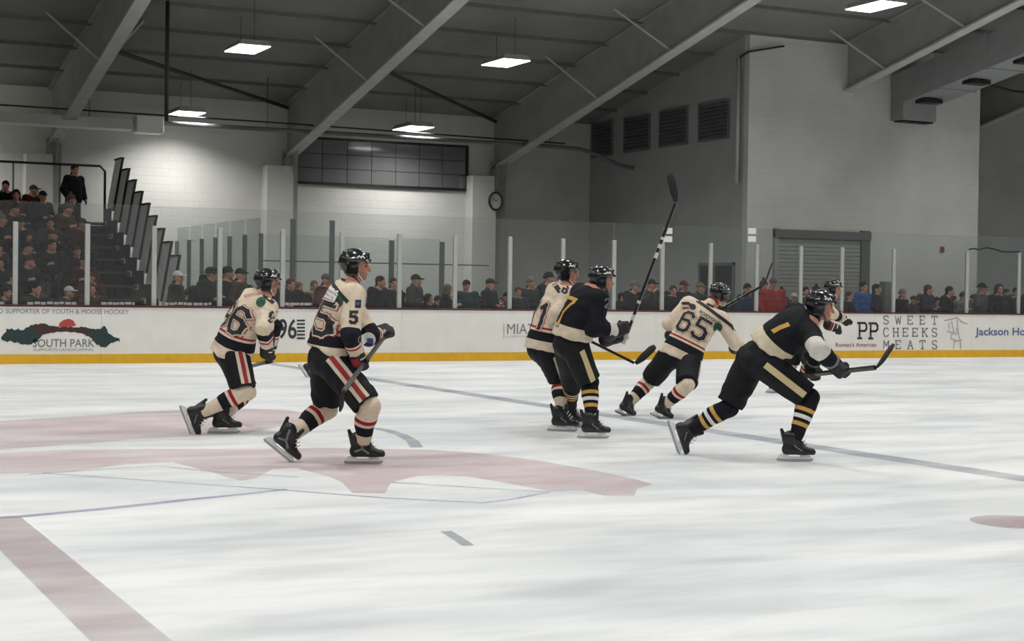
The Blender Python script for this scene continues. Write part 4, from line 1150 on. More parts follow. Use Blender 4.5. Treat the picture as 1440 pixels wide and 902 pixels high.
def stick(label, butt, heel, tip, shaft_m='stick_black', marks=False, tape=True, edge=False):
    butt, heel, tip = [np.asarray(p, float) for p in (butt, heel, tip)]
    t = thing('hockey_stick', label, 'hockey stick', heel, 'hockey sticks')
    d = nrm(heel - butt); bd = nrm(tip - heel); nb = nrm(np.cross(d, bd)); hgt = nrm(np.cross(bd, nb))
    if hgt @ d > 0: hgt = -hgt
    sb = nb
    if edge: hgt = nrm(CF - bd * (CF @ bd)); nb = nrm(np.cross(bd, hgt))
    v, f = obox_vf(butt, heel - d * .02, .026, .034, sb); wobj('shaft', v, f, shaft_m, t, smooth=False)
    L = np.linalg.norm(tip - heel); n = 10; V = []; F = []
    for i in range(n + 1):
        u = i / n; c = heel + bd * L * u + nb * .035 * math.sin(u * 1.4) ** 2 + hgt * .004
        h0 = .018 + .022 * min(1, u * 3.0); h1 = .018 + .018 * min(1, u * 3.0)
        if u > .85: h0 *= 1 - (u - .85) * 3.2; h1 *= 1 - (u - .85) * 3.2
        for (a, b) in ((-h0, -.005), (h1, -.005), (h1, .005), (-h0, .005)): V.append(c + hgt * a + nb * b)
    for i in range(n):
        for k in range(4): k2 = (k + 1) % 4; F.append((4 * i + k, 4 * i + k2, 4 * i + 4 + k2, 4 * i + 4 + k))
    F += [(3, 2, 1, 0), tuple(4 * n + k for k in range(4))]
    wobj('blade', V, F, 'stick_tape', t)
    if tape:
        v, f = obox_vf(butt - d * .01, butt + d * .16, .032, .04, nb); wobj('grip_tape', v, f, 'stick_white' if marks else 'stick_tape', t, smooth=False)
    if marks:
        LL = np.linalg.norm(heel - butt)
        for a, b in marks:
            v, f = obox_vf(butt + d * LL * a, butt + d * LL * b, .029, .037, nb); wobj('shaft_mark', v, f, 'stick_white', t, smooth=False)
    return t

# ------------------------------------------------------------------ the skaters
def cam_print(fr, bj, par, name, px, layers, ang=0.0, label=None):
    a = math.radians(ang); ux = RH * math.cos(a) + UZ * math.sin(a); vx = -RH * math.sin(a) + UZ * math.cos(a)
    return project(name, layers, atD(px[0], px[1], fr['D0']), ux, vx, bj, par, .004, label)
def line(p, q, s, w, m):      # stroke between two pixels, relative to the first, s = px per metre
    return (*stroke2d([(0, 0), ((q[0] - p[0]) / s, (p[1] - q[1]) / s)], w), m)
def emblem(r): return [(*disc2d(0, 0, r), 'print_green'), (*stroke2d([(-r * .5, -.01), (0, r * .35), (r * .5, -.01)], r * .22), 'print_black')]
def prints55(fr, b, j):
    cam_print(fr, b, j, 'shoulder_emblem', (479, 424), emblem(.05), label='round green shoulder emblem')
    cam_print(fr, b, j, 'yoke_stripe', (468, 399), [line((468, 399), (493, 423), 171, .032, 'print_black')])
    cam_print(fr, b, j, 'sponsor_patch', (466, 412), [(*grid2d(-.075, .075, -.045, .045), 'print_white'), text_layer('ROADHOUSE', .13, .022, 'print_red'), ([(x, y - .032) for x, y in text_layer('BREWING CO.', .10, .018, 'print_black')[0]], text_layer('BREWING CO.', .1, .018, 'print_black')[1], 'print_black')], -24)
    cam_print(fr, b, j, 'sleeve_number', (503, 453), number_layers('5', .085, [(.27, 'print_black')]))
    cam_print(fr, b, j, 'sleeve_patch', (508, 427), [(*grid2d(-.02, .022, -.035, .03), 'print_black'), (*disc2d(0, 0, .015, 10), 'print_blue')])
    cam_print(fr, b, j, 'neck_tag', (484, 394), [(*grid2d(-.02, .02, -.01, .01), 'print_black')], -20)
    cam_print(fr, b, j, 'elbow_patch', (519, 477), [(*disc2d(0, 0, .055), 'print_white'), (*grid2d(-.035, .035, -.035, .01), 'print_blue')])
def prints96(fr, b, j):
    cam_print(fr, b, j, 'shoulder_emblem', (371, 425), emblem(.05), label='round green shoulder emblem')
    cam_print(fr, b, j, 'yoke_stripe', (374, 416), [line((374, 416), (387, 425), 141, .032, 'print_black')])
    cam_print(fr, b, j, 'sleeve_number', (390, 452), number_layers('9', .09, [(.27, 'print_black')]))
    cam_print(fr, b, j, 'sponsor_text', (357, 417), [text_layer('ROADHOUSE', .16, .03, 'print_red')], 12)
def prints65(fr, b, j):
    cam_print(fr, b, j, 'shoulder_emblem', (1008, 461), emblem(.058), label='round green shoulder emblem')
    cam_print(fr, b, j, 'yoke_stripe', (982, 424), [line((982, 424), (1027, 457), 121, .038, 'print_black')])
    cam_print(fr, b, j, 'sponsor_emblem', (972, 431), [(*disc2d(.02, 0, .035), 'print_black'), (*stroke2d([(-.09, 0), (-.04, .02), (0, .01)], .03), 'print_black'), (*stroke2d([(-.07, -.05), (-.02, -.03)], .02), 'print_red')], -20)
    cam_print(fr, b, j, 'sponsor_text', (996, 449), [text_layer('ROADHOUSE', .27, .04, 'print_black', .015)], -31)
    cam_print(fr, b, j, 'sponsor_text', (991, 453), [text_layer('BREWING CO.', .19, .022, 'print_black', .015)], -31)
    cam_print(fr, b, j, 'neck_tag', (999, 430), [(*grid2d(-.045, .045, -.014, .014), 'print_black')], -25)
    cam_print(fr, b, j, 'sleeve_number', (1031, 463), number_layers('6', .09, [(.27, 'print_black')]), -20)
def printsW1(fr, b, j):
    cam_print(fr, b, j, 'yoke_stripe', (779, 399), [line((777, 398), (784, 408), 136, .05, 'print_black')])
    cam_print(fr, b, j, 'sleeve_patch', (792, 412), [(*grid2d(-.05, .045, -.045, .05), 'print_cream'), *number_layers('6', .07, [(.3, 'print_black')])], -25)
def printsB7(fr, b, j):
    cam_print(fr, b, j, 'sleeve_number', (852, 432), number_layers('2', .08, [(.2, 'print_grey')]))
    cam_print(fr, b, j, 'waist_mark', (782, 456), [(*stroke2d([(-.03, .03), (.03, .02)], .02), 'print_grey'), (*stroke2d([(-.03, -.01), (.02, -.02)], .015), 'print_grey')])
def printsBS(fr, b, j):
    cam_print(fr, b, j, 'back_number', (1092, 462), [(*stroke2d([(-.05, -.02), (.0, .01), (.06, .035)], .035), 'print_gold')])
GA = 'players in cream jerseys'; GB = 'players in black jerseys'
P = {}
P['55'] = player(dict(name='55', seed=11, team='cream', jersey='jersey_cream', number='55', numh=.25, numup=-.10, numside=.0, dep=12.98, trim=True, glovetext='L', group=GA,
    label='hockey player in cream jersey 55 skating upright, nearest of the cream team', prints=prints55, hemtilt=.50, hem=.03, beard=.5,
    pelvis=(464, 498, 0), neck=(491, 402, 0), face=22, hipface=10, head=(501, 374, .02), look=(8, -6),
    elbowR=(493, 472), wristR=(502, 499, -.20), handR=(508, 515, -.18), elbowL=(521, 470), wristL=(532, 471, .22), handL=(544, 467, .24), gripR=(.6, .7, .6), gripL=(.6, .7, .6),
    kneeR=(519, 572), kneeL=(459, 574), skateR=('g', (509, 653), (1, .1)), skateL=('a', (406, 615, 0), (.77, -.63, .05), (.63, .77, 0))))
P['96'] = player(dict(name='96', seed=21, team='cream', jersey='jersey_cream', number='96', numh=.25, numup=-.10, numside=.0, dep=15.6, trim=False, group=GA,
    label='hockey player in cream jersey 96 crouched forward, leftmost skater', prints=prints96, hem=.075, hunch=.08, visor=True,
    pelvis=(328, 490, 0), neck=(370, 419, .02), face=38, hipface=25, head=(377, 398, .05), look=(22, -10),
    elbowR=(371, 463), wristR=(376, 489, -.20), handR=(376, 506, -.18), elbowL=(385, 460), wristL=(381, 487, .2), handL=(380, 502, .2), gripR=(-.5, .1, .8), gripL=(-.5, .1, .8),
    kneeR=(343, 551), kneeL=(347, 551), skateR=('a', (280, 583, -.25), (.375, -.927, 0), (.927, .375, 0)), skateL=('g', (313, 610), (1, .2))))
P['W1'] = player(dict(name='W1', seed=31, team='cream', jersey='jersey_cream', number='71', numh=.25, numup=-.12, dep=16.4, group=GA,
    label='hockey player in cream jersey partly hidden behind the black player with raised stick', prints=printsW1, visor=True, hem=.06,
    pelvis=(767, 485, 0), neck=(793, 405, 0), face=22, head=(798, 384, .02), look=(6, -5),
    elbowR=(782, 444), wristR=(801, 462, -.1), handR=(812, 470, -.08), elbowL=(808, 442), wristL=(812, 464, .22), handL=(820, 474, .22), gripR=(.85, -.4, 0), gripL=(.85, -.4, 0),
    kneeR=(787, 535), kneeL=(797, 535), skateR=('g', (789, 607), (1, -.15)), skateL=('g', (800, 599), (1, .1))))
P['B7'] = player(dict(name='B7', seed=41, team='black', jersey='jersey_black', number='17', numh=.27, numup=-.12, numside=-.12, dep=15.55, group=GB,
    label='hockey player in black jersey holding a stick up high', prints=printsB7, hem=-.02,
    pelvis=(804, 478, 0), neck=(833, 408, 0), face=28, hipface=15, head=(847, 394, .03), look=(14, -12),
    elbowR=(836, 463), wristR=(868, 465, -.14), handR=(882, 459, -.12), elbowL=(845, 460), wristL=(864, 475, .04), handL=(877, 472, .02), gripR=(.31, .95, 0), gripL=(.31, .95, 0),
    kneeR=(829, 538), kneeL=(806, 540), skateR=('g', (832, 617), (1, .05)), skateL=('g', (801, 601), (1, -.15))))
P['65'] = player(dict(name='65', seed=51, team='cream', jersey='jersey_cream', number='65', numh=.23, numup=-.06, numside=.0, dep=18.3, group=GA,
    label='hockey player in cream jersey 65 leaning right with back to the camera', prints=prints65, visor=True, hem=.085, sw=.21,
    pelvis=(959, 497, 0), neck=(995, 432, .1), face=68, head=(1013, 415, .14), look=(42, -14),
    elbowR=(1035, 484), wristR=(1040, 492, .25), handR=(1048, 495, .32), elbowL=(941, 456), wristL=(950, 470, .36), handL=(957, 468, .42), gripR=(.8, .5, .1), gripL=(.85, .5, .1),
    kneeR=(966, 542), kneeL=(913, 536), skateR=('g', (926, 589), (.8, .5), (.45, 0)), skateL=('g', (875, 585), (.75, .6), (.5, 0))))
P['BS'] = player(dict(name='BS', seed=61, team='black', jersey='jersey_black_stride', dep=13.75, group=GB,
    label='hockey player in black jersey striding low to the right with trailing leg', prints=printsBS, hem=-.13, hemtilt=-.35, hunch=.07,
    pelvis=(1070, 500, .05), neck=(1138, 451, -.05), face=14, hipface=5, head=(1155, 431, -.04), look=(2, -26),
    elbowR=(1150, 491), wristR=(1175, 514, -.30), handR=(1188, 525, -.32), elbowL=(1151, 489), wristL=(1142, 514, .2), handL=(1144, 527, .2), gripR=(.8, .1, -.6), gripL=(.8, .1, -.6),
    kneeR=(1138, 560), kneeL=(1024, 573), skateR=('g', (1116, 649.5), (1, .0)), skateL=('a', (968, 607, .32), (.33, -.94, 0), (.94, .33, 0))))
P['W2'] = player(dict(name='W2', seed=71, team='cream', jersey='jersey_cream', dep=23.2, group=GA,
    label='hockey player in cream jersey mostly hidden behind the striding black player, gloves forward', hem=.06, hunch=.07,
    pelvis=(1128, 471, 0), neck=(1160, 425, 0), face=8, head=(1172, 407, 0), look=(2, -8),
    elbowR=(1170, 441), wristR=(1186, 449, -.2), handR=(1195, 456, -.22), elbowL=(1162, 446), wristL=(1172, 461, .1), handL=(1181, 465, .1), gripR=(.6, -.5, -.5), gripL=(.6, -.5, -.5),
    kneeR=(1140, 511), kneeL=(1112, 514), skateR=('g', (1124, 552), (1, 0)), skateL=('g', (1090, 553), (1, .2))))
P['W3'] = player(dict(name='W3', seed=81, team='cream', jersey='jersey_cream', dep=25.6, group=GA,
    label='far hockey player hidden behind player 55, only a skate showing', hem=.06, hunch=.07,
    pelvis=(475, 480, 0), neck=(488, 432, 0), face=10, head=(494, 414, 0), look=(5, -8),
    elbowR=(480, 455), wristR=(490, 470, -.15), handR=(497, 474, -.15), elbowL=(490, 455), wristL=(496, 470, .15), handL=(502, 474, .15), gripR=(.6, -.5, -.5), gripL=(.6, -.5, -.5),
    kneeR=(468, 515), kneeL=(490, 512), skateR=('a', (437, 517, 0), (.55, -.83, 0), (.83, .55, 0)), skateL=('g', (486, 533), (1, 0))))
# sticks (each lies in the hands that hold it)
def jj(k, x, y, d): return atD(x, y, P[k]['D0'] + d)
stick('black stick raised high overhead by the player in black, blade at the top', jj('B7', 877, 483, -.02), jj('B7', 951, 284, 0), jj('B7', 943, 244, .05), marks=((.02, .10), (.16, .20), (.28, .30), (.60, .64), (.67, .70), (.73, .75)))
stick('black stick held low, blade pointing right before the yellow kick plate', jj('W1', 800, 465, .05), jj('W1', 894, 512, -.15), jj('W1', 922, 488, -.15))
stick('dark stick held across the front by player 65, blade curving up', jj('65', 945, 473, .42), jj('65', 1074, 401, .5), jj('65', 1090, 371, .5), marks=((.60, .65), (.67, .71), (.735, .78)), tape=False, edge=True)
stick('dark stick held low and forward by the striding black player', jj('BS', 1132, 528, .22), jj('BS', 1233, 517, -.75), jj('BS', 1261, 488, -.75))
stick('dark grey stick held in both gloves by player 55', jj('55', 549, 462, .30), jj('55', 482, 552, -.55), jj('55', 474, 575, -.40), 'stick_grey')
stick('dark stick behind the legs of player 96', jj('96', 381, 508, -.18), jj('96', 335, 520, 1.0), jj('96', 322, 524, 1.2))

# ================================================================== SPECTATORS
FW = np.array([0, -1.0, 0]); RT = np.array([-1.0, 0, 0])
def lp(r, f, u): return RT * r + FW * f + UZ * u          # local point: right, forward, up of the person
def spectator_proto(pose, turn, nod=0.0, lean=0.0, slim=1.0, seed=1):
    seated = pose.startswith('sit')
    pz = .55 if seated else .95
    ca, sa = math.cos(lean), math.sin(lean)
    T = lambda r, f, u: lp(r, f * ca + (u - pz) * sa, pz + (u - pz) * ca - f * sa)       # torso leans about the hips
    pel = lp(0, 0, pz); neck = T(0, .0, pz + .50); hc = T(0, .035, pz + .655)
    tr = math.radians(turn); hf = RT * math.sin(tr) + FW * math.cos(tr) + UZ * nod; MH = basis(hf, UZ)
    sh = {s: T(g * .19 * slim, 0, pz + .45) for s, g in (('R', 1), ('L', -1))}
    A = {'down': [(.25, -.03, .20), (.24, .12, -.02)], 'fold': [(.25, .06, .19), (-.02, .22, .24)], 'hold': [(.24, .02, .18), (.10, .26, .30)], 'lean': [(.26, .10, .20), (.14, .32, .14)],
         'knee': [(.24, .10, .18), (.12, .32, .06)], 'up': [(.26, .12, .26), (.10, .20, .50)]}
    arms = {'stand_down': 'dd', 'stand_fold': 'ff', 'stand_hold': 'hd', 'stand_lean': 'll', 'sit_knee': 'kk', 'sit_fold': 'ff', 'sit_hold': 'hk', 'stand_up': 'ud'}[pose]
    nm = {'d': 'down', 'f': 'fold', 'h': 'hold', 'l': 'lean', 'k': 'knee', 'u': 'up'}
    elb = {}; wr = {}
    for s, g, k in (('R', 1, arms[0]), ('L', -1, arms[1])):
        e, h = A[nm[k]]; elb[s] = T(g * (e[0] + .03) * slim, e[1], pz + e[2]); wr[s] = T(g * h[0], h[1] + (.03 if (k == 'f' and s == 'L') else 0), pz + h[2] - (.03 if (k == 'f' and s == 'L') else 0))
    if seated:
        hip = {s: lp(g * .09, .02, pz - .03) for s, g in (('R', 1), ('L', -1))}; kn = {s: lp(g * .12, .44, pz - .04) for s, g in (('R', 1), ('L', -1))}; an = {s: lp(g * .12, .42, .09) for s, g in (('R', 1), ('L', -1))}
    else:
        hip = {s: lp(g * .09, 0, pz - .04) for s, g in (('R', 1), ('L', -1))}; kn = {s: lp(g * .10, .03, .50) for s, g in (('R', 1), ('L', -1))}; an = {s: lp(g * .11, -.01, .09) for s, g in (('R', 1), ('L', -1))}
    Mt = basis(FW * ca - UZ * sa, neck - pel)
    ops = head_ops(hc, MH, neck - UZ * .02)
    for u in (0, .25, .5, .75, .92): ops.append(U(ell(pel + (neck - pel) * u, ((.135 + .02 * u) * slim, .09, .10), Mt), .05))
    ops.append(U(rcone(sh['R'], sh['L'], .05, .05), .05))
    for s in 'RL':
        ops += [U(rcone(hip[s], kn[s], .075, .052), .05), U(rcone(kn[s], an[s], .05, .036), .02), U(rcone(an[s] - UZ * .03, an[s] + FW * .14 - UZ * .055, .035, .028), .02)]
        ops += [U(rcone(sh[s], elb[s], .046, .038), .03), U(rcone(elb[s], wr[s], .036, .027), .02)]
        d = nrm(wr[s] - elb[s]); n = (-RT if s == 'R' else RT) * .7 + FW * .2 - UZ * .4
        ops += hand_ops(wr[s], d, n, nrm(np.cross(d, n)) * (1 if s == 'R' else -1), .55)
    V, F = sdf_mesh(ops, .0145)
    body = mesh_data('body', V, F, 'skin', colors={'face': face_tint(V, hc, MH, .2)})
    jo = []
    for u, wd, dp in ((-.12, .208, .162), (.1, .205, .162), (.35, .206, .158), (.6, .212, .155), (.82, .19, .13)):
        jo.append(U(ell(pel + (neck - pel) * u, (wd * slim, dp, .11), Mt), .06))
    if not seated: jo.append(In(plane(pel - UZ * .09, -UZ), .01))
    jo.append(U(rcone(sh['R'] - UZ * .005, sh['L'] - UZ * .005, .085, .085), .06))
    jo.append(U(rcone(neck - Mt[2] * .05, neck + Mt[2] * .04 - Mt[1] * .012, .095, .080), .03))
    for s in 'RL':
        jo += [U(rcone(sh[s], elb[s], .092, .076), .04), U(rcone(elb[s], wr[s] - nrm(wr[s] - elb[s]) * .03, .076, .055), .025)]
    jo.append(('w', wrinkle(.005, 16, seed), 0))
    V, F = sdf_mesh(jo, .019); jack = mesh_data('jacket', V, F, 'cloth_jacket')
    to = [U(ell(pel - UZ * .04, (.155 * slim, .115, .12)))]
    for s in 'RL': to += [U(rcone(hip[s], kn[s], .092, .068), .04), U(clipped(rcone(kn[s], an[s], .066, .058), plane(an[s] - UZ * .02, -UZ)), .03)]
    V, F = sdf_mesh(to, .021); trou = mesh_data('trousers', V, F, 'cloth_trousers')
    so = []
    for s in 'RL': so += [U(rcone(an[s] - UZ * .04 - FW * .03, an[s] + FW * .14 - UZ * .045, .045, .04), 0), U(rcone(an[s], an[s] - UZ * .04, .05, .048), .02)]
    so.append(In(plane(lp(0, 0, .002), -UZ), 0))
    V, F = sdf_mesh(so, .019); shoe = mesh_data('shoes', V, F, 'shoe_dark')
    return dict(body=body, jacket=jack, trousers=trou, shoes=shoe, hc=hc, MH=MH)
PROTO = {'A': spectator_proto('stand_down', 12, -.1, 0, 1, 1), 'B': spectator_proto('stand_fold', -25, -.12, .03, 1.08, 2), 'C': spectator_proto('stand_hold', -45, -.1, .05, .92, 3),
         'D': spectator_proto('stand_lean', -15, -.12, .22, 1, 4), 'E': spectator_proto('stand_up', -35, -.05, .05, .95, 8),
         'S': spectator_proto('sit_knee', -18, -.15, .30, 1, 5), 'T': spectator_proto('sit_fold', 15, -.12, .10, 1.05, 6), 'V': spectator_proto('sit_hold', -40, -.15, .18, .95, 7)}
# headwear in head coordinates (x right, y forward, z up)
def head_gear():
    H = {}
    I = np.eye(3)
    def mk(name, ops, vox=.010): V, F = sdf_mesh(ops, vox); H[name] = mesh_data(name, V, F, 'cloth_hat')
    cut = plane((0, 0, .035), (0, .18, -1))
    mk('cap', [U(ell((0, -.012, .04), (.088, .106, .098))), In(plane((0, 0, .03), (0, .05, -1)), .005), U(clipped(ell((0, .10, .040), (.070, .085, .016)), plane((0, .04, 0), (0, -1, 0))), .008), U(ell((0, -.012, .137), (.012, .012, .006)), .004)])
    mk('beanie', [U(ell((0, -.015, .04), (.090, .108, .108))), In(plane((0, 0, .022), (0, .25, -1)), .006), U(clipped(ell((0, -.014, .03), (.095, .113, .09)), plane((0, 0, .022), (0, .25, -1)), plane((0, 0, .062), (0, -.25, 1))), .006)])
    mk('pom_beanie', [U(ell((0, -.015, .04), (.090, .108, .112))), In(plane((0, 0, .022), (0, .25, -1)), .006), U(clipped(ell((0, -.014, .03), (.095, .113, .09)), plane((0, 0, .022), (0, .25, -1)), plane((0, 0, .062), (0, -.25, 1))), .006), U(ell((0, -.015, .172), (.036, .036, .034)), .006), ('w', wrinkle(.002, 70, 3), 0)])
    mk('hair', [U(ell((0, -.018, .042), (.084, .102, .092))), In(plane((0, .055, .03), (0, .72, -.7)), .01), U(ell((0, -.065, -.02), (.066, .045, .06)), .03), ('w', wrinkle(.003, 60, 4), 0)])
    mk('long_hair', [U(ell((0, -.02, .042), (.088, .104, .092))), In(plane((0, .06, .03), (0, .75, -.66)), .01), U(rcone((.07, -.03, .0), (.075, -.03, -.15), .03, .026), .03), U(rcone((-.07, -.03, .0), (-.075, -.03, -.15), .03, .026), .03), U(ell((0, -.075, -.07), (.075, .042, .12)), .03), ('w', wrinkle(.004, 50, 5), 0)])
    mk('brim_hat', [U(ell((0, -.012, .05), (.088, .106, .098))), In(plane((0, 0, .035), (0, 0, -1)), .005), U(ell((0, 0, .042), (.155, .175, .012)), .012)])
    mk('hood', [U(ell((0, -.03, .03), (.112, .128, .128))), Sb(ell((0, .09, -.01), (.075, .12, .10)), .02), U(ell((0, -.08, -.10), (.11, .075, .06)), .04), Sb(rcone((0, 0, -.02), (0, 0, -.2), .06, .06), .02)])
    return H
GEAR = head_gear()
TEMPLATES = {}
def spectator(label, group, proto, loc, rot, scale, jacket, gear, gcol):
    pr = PROTO[proto]
    t = thing('person', label, 'person', loc, group, rot); t.scale = (scale,) * 3
    for k in ('body', 'jacket', 'trousers', 'shoes'):
        o = link(k, pr[k], t)
        if k == 'jacket': o.color = (*jacket[:3], 1)
    g = link(gear, GEAR[gear], t); g.color = (*gcol[:3], 1)
    M = pr['MH']; c = pr['hc']
    m = Matrix(((M[0][0], M[1][0], M[2][0], c[0]), (M[0][1], M[1][1], M[2][1], c[1]), (M[0][2], M[1][2], M[2][2], c[2]), (0, 0, 0, 1)))
    g.matrix_local = m
    return t
CN = {'black': (26, 26, 29), 'charcoal': (52, 54, 57), 'navy': (30, 38, 58), 'dark green': (34, 50, 44), 'brown': (84, 62, 48), 'grey': (112, 113, 112), 'olive': (74, 76, 60), 'teal': (36, 74, 78), 'red': (176, 40, 38), 'maroon': (88, 30, 36),
      'blue': (38, 84, 150), 'steel blue': (50, 84, 124), 'tan': (150, 126, 92), 'white': (206, 205, 200), 'pale grey': (170, 170, 166), 'dark brown': (46, 34, 28), 'blond': (146, 116, 74), 'rust': (120, 62, 50), 'dark grey': (70, 72, 74)}
cn = lambda n: srgb(*[c * (.62 if n in ('red', 'blue', 'white', 'pale grey', 'steel blue') else .72) if n not in ('red', 'blue', 'white') else c * .9 for c in CN[n]])
GN = {'cap': '{} cap', 'beanie': '{} knit beanie', 'pom_beanie': '{} pom-pom beanie', 'hair': 'short {} hair', 'long_hair': 'long {} hair', 'brim_hat': '{} brimmed hat', 'hood': '{} hood up'}
# standing behind the glass: pixel of the head top, metres behind the boards, build, turn, jacket, headwear
ST = [(248, 378, 1.0, 'A', 60, 'charcoal', 'cap', 'white', 'right beside the bleacher end panels'), (280, 384, 1.3, 'D', 20, 'charcoal', 'hair', 'dark brown', 'third from the bleacher end panels'),
      (294, 373, .9, 'B', 30, 'dark green', 'brim_hat', 'black', 'above the low glass lettering'), (307, 375, 1.8, 'A', 10, 'black', 'hair', 'dark brown', 'behind the glass post left of player 96'),
      (318, 371, 1.2, 'C', 20, 'charcoal', 'beanie', 'black', 'right of a glass post near player 96'), (336, 374, .9, 'A', 50, 'brown', 'cap', 'black', 'left of the helmet of player 96'),
      (384, 376, 1.4, 'A', 20, 'black', 'cap', 'navy', 'directly behind the helmet of player 96'), (408, 390, .8, 'B', 0, 'dark brown', 'hair', 'rust', 'right of the helmet of player 96'),
      (421, 395, 1.0, 'C', -20, 'black', 'long_hair', 'blond', 'between players 96 and 55'), (441, 393, 1.6, 'A', 10, 'tan', 'hair', 'blond', 'left of the red hooded spectator'),
      (457, 382, .9, 'A', 40, 'maroon', 'cap', 'grey', 'behind the shoulder of player 55'), (526, 386, .8, 'D', 30, 'navy', 'hair', 'dark brown', 'in front of the face of player 55'),
      (552, 389, .9, 'A', 15, 'dark green', 'hair', 'brown', 'left of the big grey-jacketed man'), (582, 383, .9, 'B', 45, 'dark grey', 'cap', 'black', 'big man alone in the pane right of player 55'),
      (602, 411, .6, 'C', 0, 'black', 'hood', 'black', 'a child below the big grey-jacketed man'), (626, 398, .8, 'C', 60, 'black', 'long_hair', 'blond', 'facing right beside a glass post'),
      (656, 391, .8, 'A', -30, 'teal', 'cap', 'black', 'left of the navy-jacketed man'), (687, 389, .8, 'B', 40, 'navy', 'cap', 'black', 'alone at the middle of his pane'),
      (728, 402, .7, 'A', 0, 'dark grey', 'hair', 'rust', 'a child right of a glass post'), (745, 386, .9, 'A', 20, 'charcoal', 'beanie', 'pale grey', 'left of the cream player with visor'),
      (769, 379, 1.3, 'C', 20, 'black', 'beanie', 'black', 'just left of the cream player helmet'), (884, 392, .8, 'D', 25, 'dark green', 'cap', 'pale grey', 'left of the raised stick shaft'),
      (914, 390, 1.0, 'E', 10, 'olive', 'cap', 'black', 'right of the raised stick shaft'), (946, 400, .8, 'A', 0, 'black', 'hair', 'dark brown', 'left of the rust-capped spectator'),
      (960, 392, 1.0, 'A', 20, 'navy', 'cap', 'rust', 'above the left shoulder of player 65'), (983, 395, .9, 'B', 20, 'dark grey', 'cap', 'tan', 'beside the dark doorway'),
      (1050, 396, .8, 'A', 10, 'steel blue', 'beanie', 'black', 'behind the stick of player 65'), (1073, 388, 1.4, 'A', 0, 'black', 'pom_beanie', 'dark grey', 'behind the red jacket'),
      (1087, 388, .8, 'A', -20, 'red', 'cap', 'grey', 'the only bright red jacket'), (1098, 401, .7, 'C', 0, 'charcoal', 'pom_beanie', 'black', 'right of the red jacket'),
      (1116, 410, .7, 'A', 0, 'black', 'cap', 'white', 'a child left of a glass post'), (1132, 402, 1.2, 'A', 0, 'dark grey', 'hair', 'dark brown', 'behind the glass post right of the child'),
      (1146, 397, .8, 'E', 10, 'olive', 'pom_beanie', 'black', 'left of the far cream player'), (1193, 409, .9, 'A', 30, 'charcoal', 'hair', 'brown', 'right of the far cream player face'),
      (1213, 395, .8, 'A', 15, 'blue', 'hair', 'dark brown', 'the only bright blue jacket'), (1231, 398, 1.1, 'A', 50, 'navy', 'hair', 'dark brown', 'just right of the bright blue jacket'),
      (1268, 404, .8, 'A', 20, 'black', 'beanie', 'pale grey', 'right of the grey post'), (1303, 399, .9, 'B', 25, 'navy', 'hair', 'rust', 'below the red alarm, broad shouldered'),
      (1326, 401, .8, 'D', 30, 'black', 'hair', 'dark brown', 'leaning, right of the broad navy-jacketed man'), (1353, 408, .8, 'C', 0, 'pale grey', 'beanie', 'charcoal', 'left of the white glass post near the right'),
      (1378, 396, .9, 'E', 20, 'grey', 'brim_hat', 'black', 'below the sagging cable'), (1404, 397, .8, 'A', 0, 'navy', 'hood', 'navy', 'between the two rightmost glass posts'),
      (1428, 403, 1.0, 'A', -10, 'black', 'hair', 'black', 'behind the rightmost glass post'), (1450, 398, .9, 'B', 0, 'charcoal', 'cap', 'black', 'at the right edge of the picture'),
      (1418, 412, .6, 'C', 20, 'black', 'cap', 'dark grey', 'a child left of the rightmost glass post'), (705, 417, .6, 'A', -30, 'charcoal', 'hair', 'brown', 'a child right of the navy-jacketed man'),
      (932, 408, .6, 'D', 10, 'maroon', 'hair', 'dark brown', 'a child behind the lower raised stick'), (1000, 404, 1.4, 'A', 0, 'charcoal', 'beanie', 'navy', 'behind the helmet of player 65')]
PLACED = []
def free_depth(x, y, yo):
    for k in range(14):
        p = atY(x, y, BY + yo)
        if all(abs(p[0] - a) > .50 or abs(p[1] - b) > .34 for a, b in PLACED): break
        yo = yo + .12 if yo < 2.3 else .55 + .05 * k
    PLACED.append((p[0], p[1])); return yo
for i, (x, y, yo, pr, rot, jc, gear, gc, where) in enumerate(ST):
    yo = free_depth(x, y, yo)
    top = atY(x, y, BY + yo)
    ht = 1.76 + {'cap': .02, 'beanie': .03, 'pom_beanie': .085, 'hair': .0, 'long_hair': .0, 'brim_hat': .02, 'hood': .03}[gear] - (.02 if pr == 'D' else 0)
    sc = top[2] / ht
    spectator('spectator, %s jacket, %s, %s' % (jc, GN[gear].format(gc), where), 'spectators standing behind the glass', pr, (top[0], BY + yo, 0), math.radians(rot), sc, cn(jc), gear, cn(gc))
